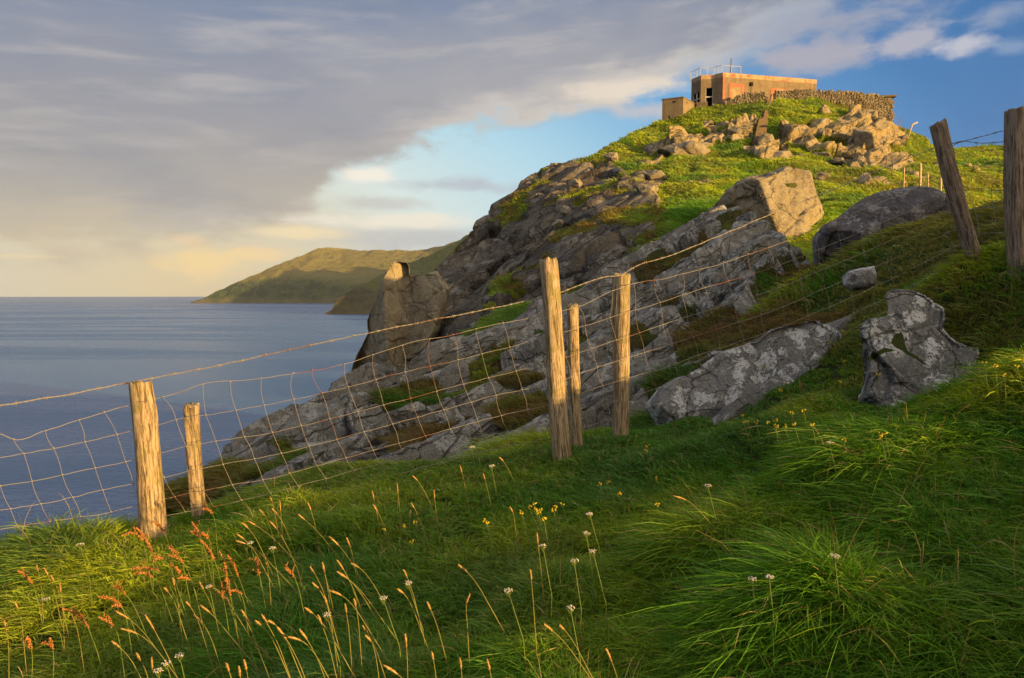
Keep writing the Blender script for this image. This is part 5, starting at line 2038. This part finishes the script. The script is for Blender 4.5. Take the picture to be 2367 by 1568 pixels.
def near_grass():
    rs = np.random.RandomState(99)
    N = 1050000
    th = rs.uniform(R(-48), R(66), N)
    r = np.exp(rs.uniform(math.log(1.05), math.log(13.0), N))
    # keep the left side only as far as the cliff edge
    X = r * np.sin(th)
    Y = r * np.cos(th)
    ok = (X > -3.4) & ~((X < 0.8) & (Y > 6.2 + X * 0.6)) & ~((X < 2.0) & (Y > 7.5))
    X, Y = X[ok], Y[ok]
    # clumping : pull blades towards tussock centres
    q = np.stack([X, Y, np.zeros_like(X)], 1)
    T = 0.36
    d1, d2, rid, off = voronoi(q / T + 0.5 * np.stack([vnoise(q * 2.1, 61), vnoise(q * 2.1, 62), 0 * X], 1), 77)
    pull = np.clip(d1, 0, 1) ** 1 * 0.14
    X -= off[:, 0] * pull * T
    Y -= off[:, 1] * pull * T
    Z = gz(X, Y)
    n = len(X)
    dist = np.hypot(X, Y)
    q = np.stack([X, Y, Z], 1)
    core = np.clip(1 - d1 * 1.1, 0, 1)
    patch = fbm(q, 0.9, 3, 431)
    mow = np.clip(patch + 0.75, 0.5, 1.25)
    length = (0.215 + 0.055 * core + 0.06 * rid[:, 0]) * mow * rs.uniform(0.6, 1.3, n)
    length *= np.interp(dist, [1.2, 2.2, 6, 12], [0.62, 1.0, 0.95, 0.85])
    # shorter turf at the far right and close to the edge
    edge = np.clip((X + 3.6) / 1.0, 0.6, 1)
    length *= edge
    length *= np.interp(X, [0.2, 1.3], [0.92, 0.70]) * np.interp(patch, [-0.6, 0.6], [0.85, 1.1])
    out = off[:, :2] / (d1[:, None] + 1e-3)
    wind = np.stack([-0.50 + 0.75 * vnoise(q * 1.3, 441), -0.15 + 0.75 * vnoise(q * 1.4, 442)], 1)
    wa = 0.40 + 0.38 * vnoise(q * 1.3, 443)
    wa *= np.interp(X, [0.2, 1.4], [1.0, 0.75])
    # the folded ridges hang forward
    hang = np.zeros(n)
    for pts, h, wf, wb in RIDGES:
        d, s = seg_dist(X, Y, pts)
        hang = np.maximum(hang, np.exp(-(d / 0.16) ** 2))
    wind = wind * (1 - hang[:, None] * 0.5) + np.array([-0.35, -0.75]) * hang[:, None]
    length *= 1 + 0.35 * hang
    lean = np.zeros((n, 3))
    lean[:, :2] = out * np.clip(d1, 0, 1)[:, None] * 0.14 + wind * wa[:, None] * 0.85 + rs.normal(0, 0.33, (n, 2))
    lean[:, 2] = -0.10 - 0.22 * np.hypot(lean[:, 0], lean[:, 1]) * rs.uniform(0.5, 1.5, n)
    up = np.zeros((n, 3))
    up[:, 2] = 1
    up[:, :2] = rs.normal(0, 0.12, (n, 2))
    width = np.interp(dist, [1.2, 3, 6, 13], [0.0024, 0.0036, 0.0070, 0.016]) * np.exp(rs.normal(-0.1, 0.45, n))
    dry = np.interp(X, [-3, 1.0, 2.4, 4.5], [-0.05, 0.05, 0.60, 0.75]) * (Y > 4.4)
    c = grass_color(q, rs, 1.0, dry, np.interp(X, [-3, -1.8, -0.8, 3], [1.0, 0.6, 0.15, -0.30]))  # blade colour paints sunlight yellow on the left, shade on the right
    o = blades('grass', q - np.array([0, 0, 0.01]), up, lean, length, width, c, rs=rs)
    tag(o, 'long green windblown meadow grass in the foreground', 'grass', kind='stuff')
    # thin long stalks standing above the sward
    m = rs.rand(n) < 0.0045
    k = m.sum()
    c2 = np.tile(G_STRAW * 0.8, (k, 1)) * rs.uniform(0.5, 1.1, (k, 1))
    o = blades('dry_grass', q[m], up[m], lean[m] * 0.45, length[m] * 1.35 + 0.03, width[m] * 0.6, c2, rs=rs)
    tag(o, 'thin dry straw stalks among the green grass', 'dry grass', kind='stuff')


near_grass()


def sheet_grass(name, Vg, Gg, count, len_m, wid_m, rs, label, rows, dscale=1.0, sc=0.3, dry=0.0, yel=0.0, cmul=1.0, extra=None, brown=0.0, brownf=None, jit=1.0, wind=(-0.3, 0, 0)):
    nr, nc = Gg.shape
    g = Gg.copy()
    g[:rows[0]] = 0
    g[rows[1]:] = 0
    w = np.clip((g - 0.45) * 3, 0, 1).ravel()
    if extra is not None:
        w = w * extra.ravel()
    idx = np.flatnonzero(rs.rand(w.size) < w * count / w.sum())
    r, c = np.divmod(idx, nc)
    keep = (r < nr - 1) & (c < nc - 1)
    r, c = r[keep], c[keep]
    a, b = rs.rand(len(r))[:, None], rs.rand(len(r))[:, None]
    p = Vg[r, c] * (1 - a) * (1 - b) + Vg[r + 1, c] * a * (1 - b) + Vg[r, c + 1] * (1 - a) * b + Vg[r + 1, c + 1] * a * b
    n = len(p)
    d = np.linalg.norm(p, axis=1)
    cl = np.clip(fbm(p, 3.0 * sc, 3, 451) + 0.6, 0.3, 1.4)
    length = len_m * cl * rs.uniform(0.5, 1.3, n)
    width = wid_m * (d / d.mean()) * rs.uniform(0.6, 1.4, n)
    up = np.zeros((n, 3))
    up[:, 2] = 1
    up[:, :2] = rs.normal(0, 0.25, (n, 2))
    lean = rs.normal(0, 0.35, (n, 3)) + np.array(wind)
    lean[:, 2] = -0.2
    col = grass_color(p, rs, sc, dry, yel, jit) * cmul
    if brownf is not None:
        brown = brownf(p)[:, None]
    if brownf is not None or brown:
        bb = np.clip(0.5 + 1.2 * fbm(p, 1.2, 3, 470), 0, 1)[:, None] * brown
        col = col * (1 - bb) + G_BROWN * 0.9 * bb
    o = blades(name, p, up, lean, length, width, col, rs=rs)
    tag(o, label, 'grass', kind='stuff')


nrH = HI_G.shape[0]
CLIFF = [(900, 1000), (900, 600), (1060, 480), (1230, 360), (1340, 340), (1410, 370), (1440, 420), (1540, 460), (1550, 500), (1520, 570), (1420, 640), (1250, 670), (1140, 690), (1060, 760), (1000, 850)]


def cliff_brown(p):
    x, y, d = V(p)
    w = 14 * vnoise(p * 0.4, 481)
    return inpoly(x + w, y + w, CLIFF) * 0.85


sheet_grass('hill_grass', HI_V, HI_G, 230000, 0.36, 0.036, np.random.RandomState(5), 'rough sunlit turf covering the hill below the lookout', (4, nrH - 5), sc=0.22, dry=0.05, yel=0.50, cmul=1.25, jit=0.4, brownf=cliff_brown)
nrS = SL_G.shape[0]
sheet_grass('slab_grass', SL_V, SL_G, 60000, 0.17, 0.010, np.random.RandomState(6), 'brownish turf growing in the cracks of the slabs', (4, nrS - 4), sc=0.6, dry=0.50, yel=-0.05, cmul=0.7, brown=0.8)


# ------------------------------------------------------------------ flowers and seed heads
M_STEM = plain('green_stem', (0.13, 0.17, 0.03), 0.7)
M_STEMY = plain('straw_stem', (0.19, 0.17, 0.04), 0.7)
M_SORREL = plain('sorrel_seed', (0.32, 0.125, 0.03), 0.8, 80, 0.4)
M_SPIKE = plain('grass_spike', (0.34, 0.21, 0.065), 0.8, 120, 0.35)
M_YEL = plain('yellow_petals', (0.55, 0.40, 0.015), 0.6)
M_WHT = plain('white_petals', (0.50, 0.45, 0.36), 0.7, 60, 0.2)


def blob(mb, c, r, rs, s=(1, 1, 1)):
    t = []
    for a in range(4):
        for b in range(6):
            th = math.pi * (a + 0.5) / 4
            ph = 2 * math.pi * b / 6
            q = r * rs.uniform(0.75, 1.2)
            t.append((c[0] + q * s[0] * math.sin(th) * math.cos(ph), c[1] + q * s[1] * math.sin(th) * math.sin(ph), c[2] + q * s[2] * math.cos(th)))
    f = [[a * 6 + b, a * 6 + (b + 1) % 6, (a + 1) * 6 + (b + 1) % 6, (a + 1) * 6 + b] for a in range(3) for b in range(6)]
    f += [[5, 4, 3, 2, 1, 0], [18, 19, 20, 21, 22, 23]]
    mb.add(t, f)


def stalk(pts, conv, height, name, mats, label, group, cat, kind, seed, hw):
    """pts: tip ... end of head ... stem bottom in crop units"""
    rs = np.random.RandomState(seed)
    v = [conv(*p) for p in pts]
    # depth where the tip stands 'height' above the ground
    g, D = hit(v[0][0], v[0][1], height)
    w = [P(x, y, D + 0.02 * i) for i, (x, y) in enumerate(v)]
    base = w[-1].copy()
    gzb = float(gz(np.array([base[0]]), np.array([base[1]]))[0])
    if base[2] > gzb:
        base2 = base.copy()
        dirn = (w[-1] - w[-2]) / (np.linalg.norm(w[-1] - w[-2]) + 1e-9)
        base2 += np.array([dirn[0] / max(0.35, -dirn[2]) * 0.8 * (base[2] - gzb), 0.02, gzb - base[2]])
        w.append(base2)
    w = np.array(w)
    # resample smoothly
    seg = np.concatenate([[0], np.cumsum(np.linalg.norm(np.diff(w, axis=0), axis=1))])
    t = np.linspace(0, seg[-1], 26)
    q = np.stack([np.interp(t, seg, w[:, k]) for k in range(3)], 1)
    for _ in range(3):
        q[1:-1] = (q[:-2] + q[1:-1] + q[2:]) / 3
    org = q[-1].copy()
    q = q - org
    hl = seg[1] if len(pts) <= 3 else seg[len(pts) - 2]
    mb = MB().tube(q, np.linspace(0.0009, 0.0018, len(q)), 5)
    root = mb.build(name, mats[0], None, True)
    root.location = [float(x) for x in org]
    tag(root, label, cat, group)
    hb = MB()
    if kind == 'sorrel':
        for s in np.arange(0, hl, 0.0052):
            c = np.array([np.interp(s, t, q[:, k]) for k in range(3)])
            u = min(1.0, s / hl * 2.2 + 0.35)
            for _ in range(3):
                blob(hb, c + rs.normal(0, hw * 0.55 * u, 3), hw * rs.uniform(0.45, 0.8), rs)
        if hl > 0.05:
            for _ in range(3):
                s = rs.uniform(0.3, 1.0) * hl
                c = np.array([np.interp(s, t, q[:, k]) for k in range(3)])
                dr = np.array([rs.uniform(-1, 0.2), rs.uniform(-.5, .5), rs.uniform(0.2, 1)])
                dr /= np.linalg.norm(dr)
                for k in range(6):
                    blob(hb, c + dr * 0.006 * k + rs.normal(0, 0.0015, 3), hw * 0.55, rs)
    else:
        ss = np.linspace(0, hl, 12)
        c = np.stack([np.interp(ss, t, q[:, k]) for k in range(3)], 1)
        rad = hw * np.sin(np.linspace(0.12, math.pi - 0.15, 12)) ** 0.6 * rs.uniform(0.85, 1.15, 12)
        hb.tube(c, rad, 7)
        for _ in range(26):
            i = rs.randint(1, 11)
            dr = rs.normal(0, 1, 3)
            dr /= np.linalg.norm(dr)
            a = c[i] + dr * rad[i] * 0.8
            hb.tube([a, a + dr * hw * 0.7 + (c[i - 1] - c[i]) * 0.8], [hw * 0.3, hw * 0.05], 4)
    hb.build('seed_head', mats[1], root, True)


SORREL = [[(830, 380), (880, 345), (940, 365), (975, 405), (1010, 575)], [(930, 325), (985, 385), (1045, 490), (1050, 560)], [(1040, 280), (1095, 305), (1120, 350), (1150, 430)],
          [(1310, 290), (1345, 330), (1365, 380), (1400, 480)], [(1370, 410), (1420, 460), (1462, 540), (1495, 640)], [(1040, 560), (1075, 520), (1120, 515), (1180, 640)],
          [(1150, 515), (1200, 520), (1260, 560), (1310, 690)], [(895, 607), (960, 590), (1030, 610), (1095, 600), (1220, 850)], [(910, 640), (970, 625), (1050, 655), (1100, 740)],
          [(1215, 670), (1250, 655), (1295, 660), (1330, 740)], [(1555, 515), (1590, 560), (1625, 650), (1690, 830)], [(1530, 565), (1540, 610), (1550, 690), (1580, 840)],
          [(1515, 700), (1512, 740), (1525, 800), (1552, 960)], [(1745, 530), (1755, 570), (1770, 640), (1800, 790)], [(1580, 755), (1615, 750), (1648, 768), (1672, 860)],
          [(120, 620), (170, 640), (225, 700), (262, 850)], [(770, 722), (810, 730), (860, 775), (930, 890)], [(670, 797), (720, 795), (770, 805), (830, 860), (890, 950)],
          [(430, 880), (490, 882), (550, 920), (600, 1000), (660, 1160)], [(680, 940), (720, 945), (780, 1000), (810, 1060)], [(1945, 600), (1985, 625), (2012, 660), (2045, 760)],
          [(1385, 195), (1420, 195), (1455, 225), (1470, 300)], [(765, 860), (800, 850), (830, 852), (860, 920)], [(1300, 350), (1330, 360), (1360, 380), (1380, 460)],
          [(1545, 670), (1560, 710), (1570, 780), (1600, 900)], [(340, 1080), (350, 1110), (360, 1150), (370, 1230)], [(185, 1075), (200, 1100), (215, 1150), (225, 1230)],
          [(1155, 470), (1185, 470), (1220, 500), (1250, 580)], [(1380, 365), (1405, 370), (1430, 395), (1445, 470)], [(1195, 600), (1215, 600), (1232, 630), (1240, 690)]]
for k, pts in enumerate(SORREL):
    stalk(pts, c7, 0.38, 'sorrel', (M_STEM, M_SORREL), 'orange red seed head of sorrel nodding above the grass', 'orange sorrel seed heads on the lower left', 'wild plant', 'sorrel', 900 + k, 0.0044)

SPIKES7 = [[(990, 920), (1055, 1025), (1160, 1230)], [(1650, 885), (1690, 970), (1820, 1300)], [(1365, 855), (1440, 905), (1750, 1280)], [(1785, 915), (1830, 990), (1900, 1120)],
           [(1890, 1000), (1960, 1090), (2040, 1240)], [(2130, 700), (2190, 750), (2240, 870)], [(2300, 545), (2350, 615), (2420, 760)], [(2245, 385), (2320, 450), (2400, 560)],
           [(2300, 625), (2368, 665), (2470, 760)], [(1690, 280), (1745, 305), (1870, 400), ], [(1840, 280), (1890, 330), (1960, 450)], [(2035, 235), (2080, 270), (2170, 350)],
           [(1910, 140), (1916, 220), (1925, 330)], [(1855, 195), (1900, 235), (1950, 330)], [(2100, 150), (2125, 210), (2150, 300)], [(1845, 115), (1862, 165), (1885, 270)],
           [(1615, 370), (1670, 400), (1730, 470)], [(1610, 415), (1680, 430), (1760, 480)], [(1805, 510), (1825, 580), (1840, 700)], [(1495, 485), (1540, 560), (1590, 660)],
           [(480, 895), (520, 985), (550, 1130)], [(775, 890), (885, 945), (1000, 1060)], [(820, 1015), (945, 1040), (1060, 1140)], [(1320, 920), (1390, 975), (1450, 1100)],
           [(1965, 1070), (2065, 1085), (2150, 1180)], [(1035, 1210), (1040, 1300), (1045, 1400)], [(1545, 1250), (1565, 1310), (1590, 1400)], [(1630, 1270), (1640, 1345), (1655, 1440)],
           [(2045, 1020), (2100, 1090), (2170, 1220)], [(1360, 695), (1390, 745), (1440, 850)], [(2080, 870), (2140, 910), (2230, 1010)], [(2170, 920), (2195, 980), (2240, 1100)],
           [(760, 1100), (820, 1140), (900, 1230)], [(930, 1180), (970, 1240), (1010, 1340)], [(1740, 960), (1790, 985), (1860, 1080)], [(1830, 960), (1880, 975), (1950, 1080)],
           [(2200, 560), (2215, 640), (2250, 760)], [(1430, 720), (1470, 735), (1540, 800)], [(300, 600), (330, 650), (370, 760)], [(250, 580), (262, 620), (280, 720)], [(345, 650), (372, 690), (410, 790)],
           [(1650, 290), (1700, 330), (1760, 420)], [(1770, 200), (1810, 240), (1850, 340)], [(1665, 1225), (1685, 1300), (1700, 1400)], [(2215, 790), (2232, 850), (2260, 960)],
           [(410, 700), (415, 770), (430, 880)], [(1120, 735), (1150, 760), (1200, 850)], [(1180, 660), (1190, 720), (1215, 830)], [(100, 830), (125, 880), (150, 980)], [(30, 960), (45, 1030), (60, 1130)],
           [(2115, 590), (2150, 640), (2200, 740)], [(1270, 830), (1300, 860), (1350, 950)], [(1545, 800), (1565, 850), (1600, 950)]]
SPIKES8 = [[(935, 1040), (905, 1100), (915, 1210)], [(665, 1090), (690, 1140), (730, 1240)], [(530, 1290), (540, 1380), (545, 1500)], [(695, 1400), (706, 1450), (720, 1540)],
           [(870, 1440), (880, 1510), (885, 1600)], [(105, 905), (180, 945), (270, 1060)], [(105, 830), (150, 895), (200, 1000)], [(60, 685), (125, 745), (200, 850)], [(165, 690), (190, 750), (215, 860)],
           [(55, 1020), (140, 1045), (220, 1130)], [(395, 1485), (490, 1540), (560, 1620)], [(1040, 1450), (1060, 1520), (1070, 1600)], [(1310, 890), (1316, 960), (1325, 1060)],
           [(1395, 1230), (1450, 1270), (1540, 1360)], [(480, 1010), (525, 1035), (570, 1110)], [(210, 1070), (225, 1120), (240, 1220)], [(520, 890), (545, 940), (580, 1040)],
           [(280, 1300), (325, 1330), (350, 1440)], [(1115, 190), (1145, 215), (1190, 300)], [(870, 240), (885, 290), (905, 380)], [(575, 305), (610, 335), (660, 420)], [(710, 395), (712, 450), (725, 540)],
           [(1015, 290), (1028, 330), (1050, 420)], [(325, 400), (335, 455), (355, 540)], [(1180, 500), (1205, 530), (1215, 620)], [(330, 485), (360, 530), (400, 620)], [(565, 475), (590, 510), (630, 600)],
           [(2200, 432), (2285, 452), (2360, 520)], [(860, 860), (915, 900), (980, 980)], [(480, 350), (485, 420), (495, 500)], [(1350, 660), (1356, 730), (1370, 840)], [(1780, 1380), (1820, 1470), (1850, 1560)],
           [(190, 850), (250, 875), (320, 960)], [(265, 1240), (300, 1290), (350, 1390)], [(155, 1100), (165, 1160), (180, 1260)], [(15, 840), (30, 910), (50, 1020)], [(1490, 1235), (1520, 1260), (1580, 1340)]]
for k, pts in enumerate(SPIKES7):
    stalk(pts, c7, 0.37, 'grass_seed_spike', (M_STEMY, M_SPIKE), 'straw yellow seed spike of tall grass leaning in the wind', 'straw yellow grass spikes', 'grass spike', 'spike', 1000 + k, 0.0031)
for k, pts in enumerate(SPIKES8):
    stalk(pts, c8, 0.35, 'grass_seed_spike', (M_STEMY, M_SPIKE), 'straw yellow seed spike of tall grass leaning in the wind', 'straw yellow grass spikes', 'grass spike', 'spike', 1100 + k, 0.0031)


def flower(x, y, kind, seed, h=0.27):
    rs = np.random.RandomState(seed)
    g, D = hit(x, y, h)
    top = P(x, y, D)
    b = top + np.array([0.03 * rs.uniform(0.2, 2.0), 0.02, 0.0])
    b[2] = float(gz(np.array([b[0]]), np.array([b[1]]))[0])
    mid = (top + b) / 2 + np.array([0.015, 0, 0])
    name, lab, cat, grp = (('yellow_flower', 'small yellow wild flower in the green grass', 'flower', 'yellow wild flowers in the grass') if kind == 'y' else
                           ('yarrow', 'flat white yarrow flower head above the grass', 'flower', 'white yarrow flowers in the grass'))
    root = MB().tube(np.array([top, mid, b]) - b, [0.0010, 0.0014, 0.0016], 5).build(name, M_STEM, None, True)
    root.location = [float(v) for v in b]
    tag(root, lab, cat, grp)
    c = top - b
    hb = MB()
    s = np.interp(D, [2, 5], [0.60, 0.95])
    if kind == 'y':
        for k in range(rs.randint(4, 8)):
            a = rs.uniform(0, 6.28)
            q = c + np.array([math.cos(a) * 0.010, math.sin(a) * 0.010, rs.uniform(-0.006, 0.012)]) * s
            for m in range(4):
                a2 = a + m * 1.57
                p1 = q + np.array([math.cos(a2), math.sin(a2), 0.6]) * 0.0065 * s
                p2 = q + np.array([math.cos(a2 + .5), math.sin(a2 + .5), 1.0]) * 0.0045 * s
                hb.add([q - np.array([0, 0, .001]), p1, p2, q + np.array([0, 0, 0.003])], [[0, 1, 2], [0, 2, 3], [0, 3, 1], [1, 3, 2]])
            blob(hb, q, 0.0036 * s, rs)
        hb.build('petals', M_YEL, root, True)
    else:
        for k in range(34):
            a = rs.uniform(0, 6.28)
            rr = 0.021 * math.sqrt(rs.rand()) * s
            blob(hb, c + np.array([math.cos(a) * rr, math.sin(a) * rr, 0.004 * rs.rand() - rr * 0.22 + 0.004]), 0.0030 * s * rs.uniform(.7, 1.2), rs, (1, 1, 0.7))
        hb.build('flower_head', M_WHT, root, True)
        st = MB()
        for k in range(7):
            a = k * 0.9
            st.tube([c - np.array([0, 0, 0.028 * s]), c + np.array([math.cos(a) * 0.014 * s, math.sin(a) * 0.014 * s, -0.002])], 0.0007, 4)
        st.build('flower_stalks', M_STEM, root)


W8 = [(1068, 248), (1388, 747), (1700, 782), (547, 978), (1172, 1028), (1560, 1135), (45, 1178), (393, 1075), (1583, 842), (1658, 668), (1680, 550), (945, 130)]
W7 = [(545, 445), (310, 820), (1705, 433), (1860, 470), (1430, 732), (1227, 1205), (1080, 1310), (1135, 1255)]
W9 = [(180, 728), (448, 1128), (372, 1138), (735, 1037), (525, 277), (712, 540)]
for k, q in enumerate([c8(*p) for p in W8] + [c7(*p) for p in W7] + [c9(*p) for p in W9]):
    flower(q[0], q[1], 'w', 1300 + k, 0.32)
Y8 = [(1335, 480), (1305, 505), (1345, 520), (1370, 522), (1360, 540), (1255, 540), (1465, 500), (1508, 487), (1455, 525), (1395, 578), (1025, 588), (1042, 608), (590, 598),
      (520, 625), (400, 645), (2092, 325), (2098, 487), (1793, 350), (1740, 365), (1863, 422), (2040, 125), (2030, 155), (1165, 105), (568, 720), (1425, 22)]
Y9 = [(330, 420), (350, 445), (340, 452), (390, 450), (440, 452), (475, 443), (478, 468), (515, 468), (558, 462), (637, 462), (775, 525), (935, 500), (955, 497), (940, 515),
      (770, 50), (710, 95), (437, 210), (497, 310), (545, 408), (600, 400), (755, 272), (925, 243), (1388, 190), (1437, 203), (1530, 207), (1553, 178), (1478, 245), (780, 180)]
for k, q in enumerate([c8(*p) for p in Y8] + [c9(*p) for p in Y9]):
    flower(q[0], q[1], 'y', 1400 + k, 0.25)


# ------------------------------------------------------------------ sea air
def build_haze():
    m = bpy.data.materials.new('haze')
    m.use_nodes = True
    g = NT(m.node_tree)
    v = g.node('ShaderNodeVolumePrincipled')
    v.inputs['Color'].default_value = (0.86, 0.84, 0.80, 1)
    v.inputs['Density'].default_value = 0.000028
    v.inputs['Anisotropy'].default_value = 0.2
    o = g.node('ShaderNodeOutputMaterial')
    g.t.links.new(v.outputs[0], o.inputs['Volume'])
    x0, x1, y0, y1, z0, z1 = -7000, 4500, -60, 8000, SEA_Z - 1, 470
    mb = MB().obox((x0, y0, z0), (x1 - x0, 0, 0), (0, y1 - y0, 0), (0, 0, z1 - z0))
    o = mb.build('haze', m)
    tag(o, 'thin evening haze over the sea', None, None, 'stuff')


build_haze()
